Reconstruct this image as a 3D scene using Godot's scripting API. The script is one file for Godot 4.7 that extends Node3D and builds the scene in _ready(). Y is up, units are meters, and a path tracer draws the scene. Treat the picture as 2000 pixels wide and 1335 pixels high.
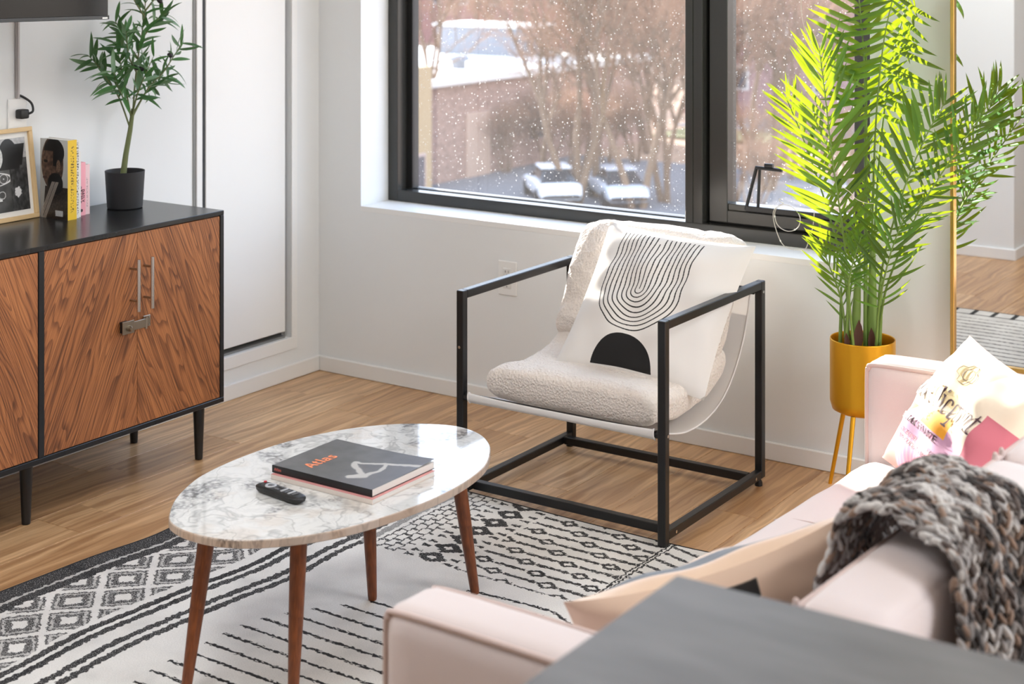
extends Node3D
# Living room corner: media sideboard, marble coffee table, sling chair by the window, palm, sofa.
# World: corner of the two visible walls at the origin, window wall in the plane z = 0, closet wall in x = 0, metres.

const EYE := Vector3(4.03, 1.65, 4.637)
const FWD := Vector3(-0.55905, 0, -0.82914)
const RIGHT := Vector3(0.82914, 0, -0.55905)
const FOCAL := 3070.0          # pixels of the 2000 x 1335 frame
const HORIZON := -110.0        # the lens is shifted: the horizon lies above the frame

var M := {}                    # materials
var taken := {}
var rng := RandomNumberGenerator.new()

# ---------------------------------------------------------------- helpers: picture to place
func ray(x, y) -> Vector3:
	return FWD + RIGHT * ((x - 1000.0) / FOCAL) - Vector3.UP * ((y - HORIZON) / FOCAL)
func at_depth(x, y, d) -> Vector3:
	return EYE + ray(x, y) * d
func on_y(x, y, h) -> Vector3:
	var r := ray(x, y)
	return EYE + r * ((h - EYE.y) / r.y)
func on_z(x, y, z) -> Vector3:
	var r := ray(x, y)
	return EYE + r * ((z - EYE.z) / r.z)
func on_x(x, y, v) -> Vector3:
	var r := ray(x, y)
	return EYE + r * ((v - EYE.x) / r.x)

# ---------------------------------------------------------------- helpers: nodes
func numbered(n: String) -> String:
	if not taken.has(n):
		taken[n] = 0
		return n
	taken[n] += 1
	return "%s_%03d" % [n, taken[n]]
func tag(o: Node, label: String, category: String, group := "", kind := ""):
	if label: o.set_meta("label", label)
	if category: o.set_meta("category", category)
	if group: o.set_meta("group", group)
	if kind: o.set_meta("kind", kind)
	return o
func thing(called: String, label: String, category: String, where := Vector3.ZERO, turn := 0.0, group := "") -> Node3D:
	var o := Node3D.new()
	o.name = numbered(called)
	add_child(o)
	o.position = where
	o.rotation.y = turn
	tag(o, label, category, group)
	return o
func put(parent: Node, called: String, mesh: Mesh, m: Material, where := Vector3.ZERO, label := "") -> MeshInstance3D:
	var o := MeshInstance3D.new()
	o.name = called if parent != self else numbered(called)
	o.mesh = mesh
	if m: o.material_override = m
	parent.add_child(o, true)
	o.position = where
	if label: o.set_meta("label", label)
	return o
func struct(called: String, mesh: Mesh, m: Material, where := Vector3.ZERO, label := "") -> MeshInstance3D:
	var o := put(self, called, mesh, m, where, label)
	o.set_meta("kind", "structure")
	return o
func copy_of(src: Node3D, called: String, label := "") -> Node3D:
	var c: Node3D = src.duplicate()
	c.name = numbered(called)
	add_child(c)
	if label: c.set_meta("label", label)
	return c

# ---------------------------------------------------------------- helpers: meshes
func commit(st: SurfaceTool, smooth := true) -> ArrayMesh:
	if smooth: st.generate_normals()
	return st.commit()
func fresh() -> SurfaceTool:
	var st := SurfaceTool.new()
	st.begin(Mesh.PRIMITIVE_TRIANGLES)
	return st
func quad(st: SurfaceTool, a: Vector3, b: Vector3, c: Vector3, d: Vector3, uv := []):
	# a b c d run clockwise as seen from the front
	var n := (c - a).cross(b - a).normalized() if (c - a).cross(b - a).length() > 1e-12 else (d - a).cross(c - a).normalized()
	var p := [a, b, c, a, c, d]
	var k := [0, 1, 2, 0, 2, 3]
	for i in 6:
		st.set_normal(n)
		if uv: st.set_uv(uv[k[i]])
		st.add_vertex(p[i])
func tri(st: SurfaceTool, a: Vector3, b: Vector3, c: Vector3):
	var n := (c - a).cross(b - a)
	n = n.normalized()
	for v in [a, b, c]:
		st.set_normal(n); st.set_uv(Vector2(v.x, v.z)); st.add_vertex(v)
# chamfered box added to a SurfaceTool; uv in metres, box-projected (along_y turns the grain of the side faces)
func add_box(st: SurfaceTool, lo: Vector3, hi: Vector3, r := 0.002, xf := Transform3D.IDENTITY):
	var c := (lo + hi) * 0.5
	var h := (hi - lo) * 0.5
	r = minf(r, minf(h.x, minf(h.y, h.z)) * 0.9)
	var ax := [Vector3.RIGHT, Vector3.UP, Vector3.BACK]
	var put_q := func(pts: Array, n: Vector3):
		var g := []
		for p in pts: g.append(xf * (c + p))
		var nn: Vector3 = xf.basis * n
		if (g[2] - g[0]).cross(g[1] - g[0]).dot(nn) < 0: 
			g.reverse(); pts = pts.duplicate(); pts.reverse()
		var cnt := g.size()
		var order := [0, 1, 2, 0, 2, 3] if cnt == 4 else [0, 1, 2]
		for i in order:
			var q: Vector3 = c + pts[i]
			var a := n.abs()
			var uv := Vector2(q.z, q.y) if a.x >= a.y and a.x >= a.z else (Vector2(q.x, q.z) if a.y >= a.z else Vector2(q.x, q.y))
			st.set_normal(nn.normalized()); st.set_uv(uv); st.add_vertex(g[i])
	for i in 3:
		for s in [-1.0, 1.0]:
			var n: Vector3 = ax[i] * s
			var u: Vector3 = ax[(i + 1) % 3]
			var v: Vector3 = ax[(i + 2) % 3]
			var f: Vector3 = n * h[i]
			var U: Vector3 = u * (h[(i + 1) % 3] - r)
			var V: Vector3 = v * (h[(i + 2) % 3] - r)
			put_q.call([f - U - V, f - U + V, f + U + V, f + U - V], n)
	if r <= 0.0: return
	for i in 3:
		var j := (i + 1) % 3
		var k := (i + 2) % 3
		for s in [-1.0, 1.0]:
			for t in [-1.0, 1.0]:
				var e: Vector3 = ax[k] * (h[k] - r)
				var p1: Vector3 = ax[i] * s * h[i] + ax[j] * t * (h[j] - r)
				var p2: Vector3 = ax[i] * s * (h[i] - r) + ax[j] * t * h[j]
				put_q.call([p1 - e, p1 + e, p2 + e, p2 - e], (ax[i] * s + ax[j] * t).normalized())
	for s in [-1.0, 1.0]:
		for t in [-1.0, 1.0]:
			for w in [-1.0, 1.0]:
				var g := Vector3(s, t, w)
				put_q.call([g * Vector3(h.x, h.y - r, h.z - r), g * Vector3(h.x - r, h.y, h.z - r), g * Vector3(h.x - r, h.y - r, h.z)], g.normalized())
func box(lo: Vector3, hi: Vector3, r := 0.002) -> ArrayMesh:
	var st := fresh()
	add_box(st, lo, hi, r)
	return st.commit()
func boxc(c: Vector3, size: Vector3, r := 0.002) -> ArrayMesh:
	return box(c - size * 0.5, c + size * 0.5, r)
# a grid of points f(u, v) -> Vector3; smooth normals; uv = (u, v)
func grid(f: Callable, nu: int, nv: int, wrap_u := false, wrap_v := false, flip := false) -> ArrayMesh:
	var v := PackedVector3Array()
	var uv := PackedVector2Array()
	var nrm := PackedVector3Array()
	var idx := PackedInt32Array()
	for i in nu + 1:
		for j in nv + 1:
			var a := float(i) / nu
			var b := float(j) / nv
			v.append(f.call(a, b))
			uv.append(Vector2(a, b))
	nrm.resize(v.size())
	for i in nu:
		for j in nv:
			var p := i * (nv + 1) + j
			var q := p + nv + 1
			for t in [[p, p + 1, q + 1], [p, q + 1, q]]:
				var a: int = t[0]
				var b: int = t[2] if flip else t[1]
				var c: int = t[1] if flip else t[2]
				idx.append_array([a, b, c])
				var n := (v[c] - v[a]).cross(v[b] - v[a])
				nrm[a] += n; nrm[b] += n; nrm[c] += n
	if wrap_u:
		for j in nv + 1:
			var s := nrm[j] + nrm[nu * (nv + 1) + j]
			nrm[j] = s; nrm[nu * (nv + 1) + j] = s
	if wrap_v:
		for i in nu + 1:
			var s := nrm[i * (nv + 1)] + nrm[i * (nv + 1) + nv]
			nrm[i * (nv + 1)] = s; nrm[i * (nv + 1) + nv] = s
	for i in nrm.size():
		nrm[i] = nrm[i].normalized() if nrm[i].length() > 1e-14 else Vector3.UP
	var arr := []
	arr.resize(Mesh.ARRAY_MAX)
	arr[Mesh.ARRAY_VERTEX] = v
	arr[Mesh.ARRAY_NORMAL] = nrm
	arr[Mesh.ARRAY_TEX_UV] = uv
	arr[Mesh.ARRAY_INDEX] = idx
	var m := ArrayMesh.new()
	m.add_surface_from_arrays(Mesh.PRIMITIVE_TRIANGLES, arr)
	return m
# swept tube through points with radii (float or array), added to st
func add_tube(st: SurfaceTool, pts: Array, radii, sides := 8, caps := true):
	var n := pts.size()
	var up := Vector3.UP
	var rings := []
	var prev_x := Vector3.ZERO
	for i in n:
		var t: Vector3 = (pts[min(i + 1, n - 1)] - pts[max(i - 1, 0)]).normalized()
		var x := prev_x
		if i == 0:
			x = t.cross(up if absf(t.y) < 0.9 else Vector3.RIGHT).normalized()
		else:
			x = (x - t * x.dot(t))
			x = x.normalized() if x.length() > 1e-6 else t.cross(Vector3.RIGHT).normalized()
		prev_x = x
		var y := t.cross(x)
		var r: float = radii[i] if radii is Array else radii
		var ring := []
		for k in sides:
			var a := TAU * k / sides
			var d := x * cos(a) + y * sin(a)
			ring.append([pts[i] + d * r, d])
		rings.append(ring)
	for i in n - 1:
		for k in sides:
			var k2 := (k + 1) % sides
			for e in [[i, k], [i + 1, k2], [i, k2], [i, k], [i + 1, k], [i + 1, k2]]:
				st.set_normal(rings[e[0]][e[1]][1])
				st.set_uv(Vector2(float(e[1]) / sides, e[0]))
				st.add_vertex(rings[e[0]][e[1]][0])
	if caps:
		for end in [0, n - 1]:
			var t: Vector3 = (pts[0] - pts[1]).normalized() if end == 0 else (pts[n - 1] - pts[n - 2]).normalized()
			for k in range(1, sides - 1):
				var o := [0, k, k + 1] if end == 0 else [0, k + 1, k]
				for e in o:
					st.set_normal(t); st.set_uv(Vector2.ZERO)
					st.add_vertex(rings[end][e][0])
func tube(pts: Array, radii, sides := 8) -> ArrayMesh:
	var st := fresh()
	add_tube(st, pts, radii, sides)
	return st.commit()
# profile of [radius, height] turned round the y axis
func lathe(profile: Array, seg := 40) -> ArrayMesh:
	var np := profile.size()
	return grid(func(u, v):
		var k: float = v * (np - 1)
		var i := mini(int(k), np - 2)
		var p: Vector2 = profile[i].lerp(profile[i + 1], k - i)
		return Vector3(p.x * cos(TAU * u), p.y, p.x * sin(TAU * u)), seg, np - 1, true, false, true)
func spline(pts: Array, n: int) -> Array:
	var out := []
	var m := pts.size()
	for i in n + 1:
		var t := float(i) / n * (m - 1)
		var k := mini(int(t), m - 2)
		var f := t - k
		var p0 = pts[max(k - 1, 0)]; var p1 = pts[k]; var p2 = pts[k + 1]; var p3 = pts[min(k + 2, m - 1)]
		out.append(0.5 * ((2.0 * p1) + (p2 - p0) * f + (2.0 * p0 - 5.0 * p1 + 4.0 * p2 - p3) * f * f + (3.0 * p1 - p0 - 3.0 * p2 + p3) * f * f * f))
	return out
# upholstery block: a box with rounded edges and a slight puff; size full extents, centred
func soft_box(size: Vector3, r: float, puff := Vector3.ZERO, n := 14, wrinkle := 0.0, seed_ := 1) -> ArrayMesh:
	var st := fresh()
	var nz := FastNoiseLite.new()
	nz.seed = seed_; nz.frequency = 5.0
	var h := size * 0.5
	var ax := [Vector3.RIGHT, Vector3.UP, Vector3.BACK]
	var f := func(p: Vector3) -> Vector3:   # p on the cube [-1, 1]
		var q := p * h
		var inner := q.clamp(-(h - Vector3.ONE * r), h - Vector3.ONE * r)
		var d := q - inner
		var o := inner + (d.normalized() * r if d.length() > 1e-9 else Vector3.ZERO)
		o.x += puff.x * signf(p.x) * (absf(p.x) if absf(p.x) > 0.99 else 0.0) * (1.0 - p.y * p.y) * (1.0 - p.z * p.z)
		o.y += puff.y * signf(p.y) * (1.0 if absf(p.y) > 0.99 else 0.0) * (1.0 - p.x * p.x) * (1.0 - p.z * p.z)
		o.z += puff.z * signf(p.z) * (1.0 if absf(p.z) > 0.99 else 0.0) * (1.0 - p.x * p.x) * (1.0 - p.y * p.y)
		if wrinkle > 0.0: o += p.normalized() * nz.get_noise_3dv(o) * wrinkle
		return o
	for i in 3:
		for s in [-1.0, 1.0]:
			var nn: Vector3 = ax[i] * s
			var u: Vector3 = ax[(i + 1) % 3]
			var v: Vector3 = ax[(i + 2) % 3]
			for a in n:
				for b in n:
					var ease := func(t: float) -> float: return clampf(sin(t * PI * 0.5) if absf(t) < 1.0 else t, -1, 1)
					var ca: float = ease.call(-1.0 + 2.0 * a / n); var cb: float = ease.call(-1.0 + 2.0 * (a + 1) / n)
					var da: float = ease.call(-1.0 + 2.0 * b / n); var db: float = ease.call(-1.0 + 2.0 * (b + 1) / n)
					var pts := [nn + u * ca + v * da, nn + u * ca + v * db, nn + u * cb + v * db, nn + u * cb + v * da]
					var ord := [0, 1, 2, 0, 2, 3] if s > 0 else [0, 2, 1, 0, 3, 2]
					for e in ord:
						var w: Vector3 = f.call(pts[e])
						st.set_smooth_group(0)
						st.set_uv(Vector2(w.x + w.y, w.z + w.y))
						st.add_vertex(w)
	st.index()
	st.generate_normals()
	return st.commit()
# pad that follows a path in (z, y): superellipse cross-section, half width w along x, half thickness t
func pad(path: Array, w: float, t: float, n_len := 60, n_round := 48, lump := 0.0, seed_ := 3) -> ArrayMesh:
	var c := spline(path, n_len)
	var nz := FastNoiseLite.new()
	nz.seed = seed_; nz.frequency = 6.0
	var rel := PackedFloat32Array()
	return grid(func(u, v):
		var k: float = u * n_len
		var i := mini(int(k), n_len)
		var p: Vector2 = c[i]
		var tan_: Vector2 = (c[min(i + 1, n_len)] - c[max(i - 1, 0)]).normalized()
		var nor := Vector2(tan_.y, -tan_.x)
		if nor.y < 0.0: nor = -nor
		var e: float = clampf(minf(u, 1.0 - u) / 0.14, 0.0, 1.0)
		var end_r: float = sqrt(1.0 - (1.0 - e) * (1.0 - e))
		var a: float = TAU * v
		var ca := cos(a); var sa := sin(a)
		var x: float = signf(ca) * pow(absf(ca), 0.35) * w * (0.93 + 0.07 * end_r)
		var y: float = signf(sa) * pow(absf(sa), 0.62) * t * end_r
		var q := Vector3(x, p.y + nor.y * y, p.x + nor.x * y)
		if lump > 0.0:
			var d := nz.get_noise_3dv(q) + 0.45 * nz.get_noise_3dv(q * 2.7)
			q += Vector3(0.4 * ca, nor.y * sa, nor.x * sa) * d * lump * end_r
		return q, n_len, n_round, false, true)
# pillow in its own plane: width along x, height along y, bulge along z; returns f(u, v, side)
func pillow_point(u: float, v: float, side: float, w: float, h: float, t: float, sag := 0.0, seed_ := 1, dip := 0.055) -> Vector3:
	var a := u * 2.0 - 1.0
	var b := v * 2.0 - 1.0
	var pinch := 0.055
	var curl := dip if b > 0.0 else pinch
	var x := a * w * 0.5 * (1.0 - pinch * (1.0 - b * b))
	var y := b * h * 0.5 * (1.0 - curl * (1.0 - a * a))
	var e := pow(maxf(0.0, 1.0 - pow(absf(a), 2.6)), 0.62) * pow(maxf(0.0, 1.0 - pow(absf(b), 2.6)), 0.62)
	var wr := sin(a * 9.0 + seed_ + b * 5.0) * 0.006 * e + sin(b * 13.0 - a * 4.0 + seed_ * 2.1) * 0.004 * e
	return Vector3(x, y - sag * (1.0 - b * b) * a * a, side * (t * 0.5 * e + wr))
func pillow_mesh(side: float, w: float, h: float, t: float, sag := 0.0, seed_ := 1, dip := 0.055) -> ArrayMesh:
	return grid(func(u, v): return pillow_point(u, v, side, w, h, t, sag, seed_, dip), 36, 36, false, false, side > 0)

# ---------------------------------------------------------------- helpers: materials and textures
func mat(c: Color, rough := 0.6, metal := 0.0, spec := 0.5) -> StandardMaterial3D:
	var m := StandardMaterial3D.new()
	m.albedo_color = c
	m.roughness = rough
	m.metallic = metal
	m.metallic_specular = spec
	return m
func rgb8(r, g, b) -> Color:
	return Color(r / 255.0, g / 255.0, b / 255.0)
func tex(w: int, h: int, f: Callable) -> ImageTexture:
	var d := PackedByteArray()
	d.resize(w * h * 3)
	var k := 0
	for y in h:
		for x in w:
			var c: Color = f.call(x, y)
			d[k] = clampi(int(c.r * 255.0), 0, 255)
			d[k + 1] = clampi(int(c.g * 255.0), 0, 255)
			d[k + 2] = clampi(int(c.b * 255.0), 0, 255)
			k += 3
	return ImageTexture.create_from_image(Image.create_from_data(w, h, false, Image.FORMAT_RGB8, d))
func noise(seed_: int, freq: float, type := FastNoiseLite.TYPE_SIMPLEX_SMOOTH, oct := 3) -> FastNoiseLite:
	var n := FastNoiseLite.new()
	n.seed = seed_
	n.noise_type = type
	n.frequency = freq
	n.fractal_octaves = oct
	n.fractal_type = FastNoiseLite.FRACTAL_FBM if oct > 1 else FastNoiseLite.FRACTAL_NONE
	return n
func grey_tex(n: FastNoiseLite, size := 256) -> ImageTexture:
	return ImageTexture.create_from_image(n.get_seamless_image(size, size))
func bumpy(m: StandardMaterial3D, t: Texture2D, scale: float, depth: float, world := false):
	m.heightmap_enabled = true
	m.heightmap_texture = t
	m.heightmap_scale = depth
	m.uv1_triplanar = true
	m.uv1_world_triplanar = world
	m.uv1_scale = Vector3.ONE * scale
	return m
func text_mesh(s: String, size: float, font := "Droid Sans", bold := false, depth := 0.0006) -> TextMesh:
	var t := TextMesh.new()
	var f := SystemFont.new()
	f.font_names = PackedStringArray([font])
	if bold: f.font_weight = 700
	t.font = f
	t.text = s
	t.font_size = 32
	t.pixel_size = size / 32.0
	t.depth = depth
	return t

# ================================================================ the scene
func _ready():
	rng.seed = 7
	setup_camera_and_light()
	make_materials()
	build_shell()
	build_window(1, 0.21, 2.235, true)
	build_window(2, 3.7, 5.5, false)  # unseen window added to let more daylight in
	var side := build_window(3, 0.9, 2.8, false)
	side.position = Vector3(6.2, 0, 0)      # unseen window added in the far end wall for side light
	side.rotation.y = -PI / 2
	build_closet_door()
	build_floor()
	build_fill_panels()
	build_rug()
	build_sofa()
	build_counter()
	build_sideboard()
	build_coffee_table()
	build_sling_chair()
	build_planter_and_palm()
	build_mirror()
	build_television()
	build_sideboard_things()
	build_olive()
	build_table_things()
	build_sofa_things()
	build_wall_things()
	build_outside()

func setup_camera_and_light():
	var cam := Camera3D.new()
	cam.name = "camera"
	add_child(cam)
	cam.projection = Camera3D.PROJECTION_FRUSTUM
	var a := CameraAttributesPhysical.new()
	a.frustum_near = 0.05
	a.frustum_far = 900.0
	a.frustum_focal_length = 55.2
	a.frustum_focus_distance = 4.25
	a.exposure_aperture = 4.6
	cam.attributes = a
	cam.projection = Camera3D.PROJECTION_FRUSTUM
	cam.near = 0.05
	cam.far = 900.0
	cam.size = 2.0 * (1335.0 / 2.0 / FOCAL) * cam.near
	cam.frustum_offset = Vector2(0, (HORIZON - 667.5) / FOCAL * cam.near)
	cam.position = EYE
	cam.basis = Basis(RIGHT, Vector3.UP, -FWD)
	cam.current = true

	var env := Environment.new()
	var sky := ProceduralSkyMaterial.new()
	sky.sky_top_color = Color(0.72, 0.82, 0.96)
	sky.sky_horizon_color = Color(0.97, 0.97, 0.96)
	sky.ground_horizon_color = Color(0.6, 0.57, 0.54)
	sky.ground_bottom_color = Color(0.4, 0.37, 0.34)
	sky.sky_curve = 0.18
	sky.sun_angle_max = 1.0
	sky.energy_multiplier = 3.6
	env.background_mode = Environment.BG_SKY
	env.sky = Sky.new()
	env.sky.sky_material = sky
	env.tonemap_mode = Environment.TONE_MAPPER_LINEAR
	env.tonemap_exposure = 1.38
	env.sdfgi_enabled = true
	env.ssao_enabled = true
	env.ssil_enabled = true
	var we := WorldEnvironment.new()
	we.name = "surroundings"
	we.environment = env
	add_child(we)

	# low winter sun, in through the window from beyond the closet wall
	var sun := DirectionalLight3D.new()
	sun.name = "sun"
	sun.light_energy = 5.0
	sun.light_color = Color(1.0, 0.97, 0.93)
	sun.light_angular_distance = 0.6
	sun.shadow_enabled = true
	sun.sky_mode = DirectionalLight3D.SKY_MODE_LIGHT_ONLY
	add_child(sun)
	sun.look_at_from_position(Vector3.ZERO, Vector3(1.5, -0.49, 1.0), Vector3.UP)

func make_materials():
	M.wall = mat(rgb8(235, 237, 237), 0.9)
	M.trim = mat(rgb8(240, 240, 238), 0.45)
	M.ceiling = mat(rgb8(244, 244, 242), 0.95)
	M.groove = mat(rgb8(132, 132, 130), 0.5)
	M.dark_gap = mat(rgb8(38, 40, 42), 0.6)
	M.frame = mat(rgb8(62, 62, 60), 0.24, 0.25)
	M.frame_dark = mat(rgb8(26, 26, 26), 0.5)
	M.black_metal = mat(rgb8(27, 27, 28), 0.33, 0.2)
	M.black_plastic = mat(rgb8(24, 24, 25), 0.42)
	M.black_lacquer = mat(rgb8(28, 29, 31), 0.32)
	M.steel = mat(rgb8(200, 198, 195), 0.22, 1.0)
	M.nickel = mat(rgb8(170, 162, 148), 0.3, 1.0)
	M.gold = mat(rgb8(230, 170, 40), 0.3, 0.7)
	M.gold_frame = mat(rgb8(214, 172, 96), 0.25, 0.9)
	M.white_plastic = mat(rgb8(240, 240, 238), 0.35)
	M.paper = mat(rgb8(236, 234, 228), 0.85)
	M.glass = StandardMaterial3D.new()
	M.glass.albedo_color = Color(0.9, 0.9, 0.9, 0.03)
	M.glass.roughness = 0.0
	M.glass.transparency = BaseMaterial3D.TRANSPARENCY_ALPHA
	M.glass.backlight_enabled = true
	M.glass.backlight = Color(0.25, 0.24, 0.23)
	M.clear_glass = StandardMaterial3D.new()
	M.clear_glass.albedo_color = Color(0.95, 0.95, 0.95, 0.02)
	M.clear_glass.roughness = 0.0
	M.clear_glass.transparency = BaseMaterial3D.TRANSPARENCY_ALPHA
	M.spot = mat(rgb8(235, 232, 225), 0.6)
	M.spot.backlight_enabled = true
	M.spot.backlight = Color(0.85, 0.85, 0.83)
	M.mirror = mat(rgb8(238, 240, 240), 0.0, 1.0)
	# black stained oak top
	var na := noise(11, 0.02)
	M.black_oak = mat(Color.WHITE, 0.24, 0.0, 0.5)
	M.black_oak.albedo_texture = tex(256, 512, func(x, y):
		var g := na.get_noise_2d(x * 6.0, y * 0.35) * 0.5 + na.get_noise_2d(x * 19.0, y * 0.9) * 0.5
		var v := 0.125 + 0.035 * g
		return Color(v, v * 1.02, v * 1.05))
	# walnut veneer, grain slanted; uv runs in metres on the door
	var nb := noise(21, 0.012, FastNoiseLite.TYPE_SIMPLEX_SMOOTH, 3)
	var nc := noise(22, 0.05, FastNoiseLite.TYPE_SIMPLEX_SMOOTH, 2)
	var walnut := func(x, y):
		# long figured grain: rings of a field stretched along the board
		var w: float = x * 0.05 + nb.get_noise_2d(x * 0.42, y * 0.035) * 9.0 + nb.get_noise_2d(x * 0.22 + 400.0, y * 0.11) * 2.6
		var ring := fposmod(w, 1.0)
		var line := smoothstep(0.35, 0.92, ring) * (1.0 - smoothstep(0.92, 1.0, ring))
		var fine := nc.get_noise_2d(x * 3.2, y * 0.05)
		var hair := nc.get_noise_2d(x * 9.0 + 70.0, y * 0.10)
		var t := 0.50 + 0.26 * fine + 0.14 * hair - 0.27 * line + 0.16 * nb.get_noise_2d(x * 0.5, y * 0.03 + 90.0)
		t = clampf(t, 0.0, 1.0)
		var d := Color(0.335, 0.195, 0.12)
		var m := Color(0.665, 0.42, 0.25)
		var l := Color(0.86, 0.60, 0.375)
		return d.lerp(m, t * 2.0) if t < 0.5 else m.lerp(l, t * 2.0 - 1.0)
	M.walnut = mat(Color.WHITE, 0.38)
	M.walnut.albedo_texture = tex(512, 1024, walnut)
	# leg wood
	var nl := noise(31, 0.03)
	M.leg_wood = mat(Color.WHITE, 0.38)
	M.leg_wood.albedo_texture = tex(128, 256, func(x, y):
		var g := nl.get_noise_2d(x * 4.0, y * 0.5) * 0.5 + nl.get_noise_2d(x * 0.6, y * 0.25) * 0.6
		return Color(0.52, 0.285, 0.135).lerp(Color(0.36, 0.175, 0.075), clampf(0.5 + g, 0, 1)))
	# floor boards: one long picture, boards look at different stretches of it
	var nf := noise(41, 0.01, FastNoiseLite.TYPE_SIMPLEX_SMOOTH, 4)
	var nf2 := noise(42, 0.05, FastNoiseLite.TYPE_SIMPLEX_SMOOTH, 2)
	var floor_tex := tex(512, 1024, func(x, y):
		var warp := nf.get_noise_2d(x * 0.5, y * 0.25) * 30.0
		var g := nf2.get_noise_2d((x + warp) * 0.75, y * 0.05)
		var g2 := nf.get_noise_2d((x + warp) * 2.2, y * 0.16)
		var s := nf2.get_noise_2d((x + warp) * 4.0, y * 0.09)
		var t := clampf(0.52 + 0.42 * g + 0.45 * g2 + 0.12 * s, 0, 1)
		return Color(0.65, 0.49, 0.34).lerp(Color(0.93, 0.78, 0.60), t))
	M.boards = []
	for i in 6:
		var m := mat(Color(1, 1, 1).lerp(rgb8(226, 214, 200), i / 5.0 * 0.9), 0.30, 0.0, 0.5)
		m.albedo_texture = floor_tex
		m.uv1_offset = Vector3(0.17 * i, 0.23 * i, 0)
		M.boards.append(m)
	M.subfloor = mat(rgb8(70, 52, 38), 0.8)
	# marble-print tabletop
	var n1 := noise(51, 0.006, FastNoiseLite.TYPE_SIMPLEX_SMOOTH, 4)
	var n2 := noise(52, 0.012, FastNoiseLite.TYPE_SIMPLEX_SMOOTH, 3)
	var n3 := noise(53, 0.05, FastNoiseLite.TYPE_SIMPLEX_SMOOTH, 2)
	var marble := func(x, y, warm):
		var wx: float = x + n1.get_noise_2d(x, y) * 60.0
		var wy: float = y + n1.get_noise_2d(x + 300, y - 200) * 60.0
		var v1 := 1.0 - absf(n2.get_noise_2d(wx * 0.8, wy * 0.8)) * 9.0
		var v2 := 1.0 - absf(n2.get_noise_2d(wx * 1.9 + 500.0, wy * 1.9)) * 7.0
		var v3 := 1.0 - absf(n3.get_noise_2d(wx * 0.5 + 90.0, wy * 0.5)) * 6.0
		var cloud := smoothstep(0.12, 0.5, n1.get_noise_2d(x * 0.7 + 900.0, y * 1.1))
		var d := clampf(maxf(v1, 0.0) * 0.22 + maxf(v2, 0.0) * 0.20 * (0.3 + cloud) + maxf(v3, 0.0) * 0.10 * (0.4 + cloud) + cloud * 0.44 * (0.6 + n3.get_noise_2d(x * 1.5, y * 1.5)), 0, 0.82)
		var c := Color(0.86, 0.86, 0.85).lerp(Color(0.25, 0.25, 0.26), d)
		var tan_: float = smoothstep(0.15, 0.45, n1.get_noise_2d(x * 0.9 - 700.0, y * 0.9 + 300.0)) * 0.16 + warm
		return c.lerp(Color(0.72, 0.58, 0.46) * (0.45 + 0.6 * c.g), clampf(tan_, 0, 1))
	M.marble = mat(Color.WHITE, 0.06, 0.0, 0.55)
	M.marble.albedo_texture = tex(800, 500, func(x, y): return marble.call(x, y, 0.0))
	M.marble_edge = mat(Color.WHITE, 0.3)
	M.marble_edge.albedo_texture = tex(1024, 32, func(x, y): return marble.call(x * 0.9, y * 0.9 + 2000.0, 0.45))
	# cloths
	var weave := grey_tex(noise(61, 0.25, FastNoiseLite.TYPE_SIMPLEX, 2), 256)
	var fleece := grey_tex(noise(62, 0.055, FastNoiseLite.TYPE_CELLULAR, 2), 256)
	M.sherpa = mat(rgb8(234, 225, 216), 0.95)
	bumpy(M.sherpa, fleece, 8.5, 0.6)
	M.sherpa.rim_enabled = true
	M.sherpa.rim = 0.6
	M.sling = mat(rgb8(232, 229, 226), 0.9)
	bumpy(M.sling, weave, 12.0, 0.02)
	M.sling.backlight_enabled = true
	M.sling.backlight = Color(0.5, 0.48, 0.46)
	M.velvet = mat(rgb8(217, 204, 202), 0.75)
	bumpy(M.velvet, weave, 6.0, 0.03)
	M.velvet.rim_enabled = true
	M.velvet.rim = 1.0
	M.velvet.rim_tint = 0.0
	M.piping = mat(rgb8(204, 184, 178), 0.7)
	M.satin = mat(rgb8(226, 194, 168), 0.42)
	M.satin.rim_enabled = true
	M.satin.rim = 0.5
	M.white_cloth = mat(rgb8(233, 229, 224), 0.85)
	bumpy(M.white_cloth, weave, 10.0, 0.02)
	M.ink = mat(rgb8(24, 23, 24), 0.7)

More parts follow.
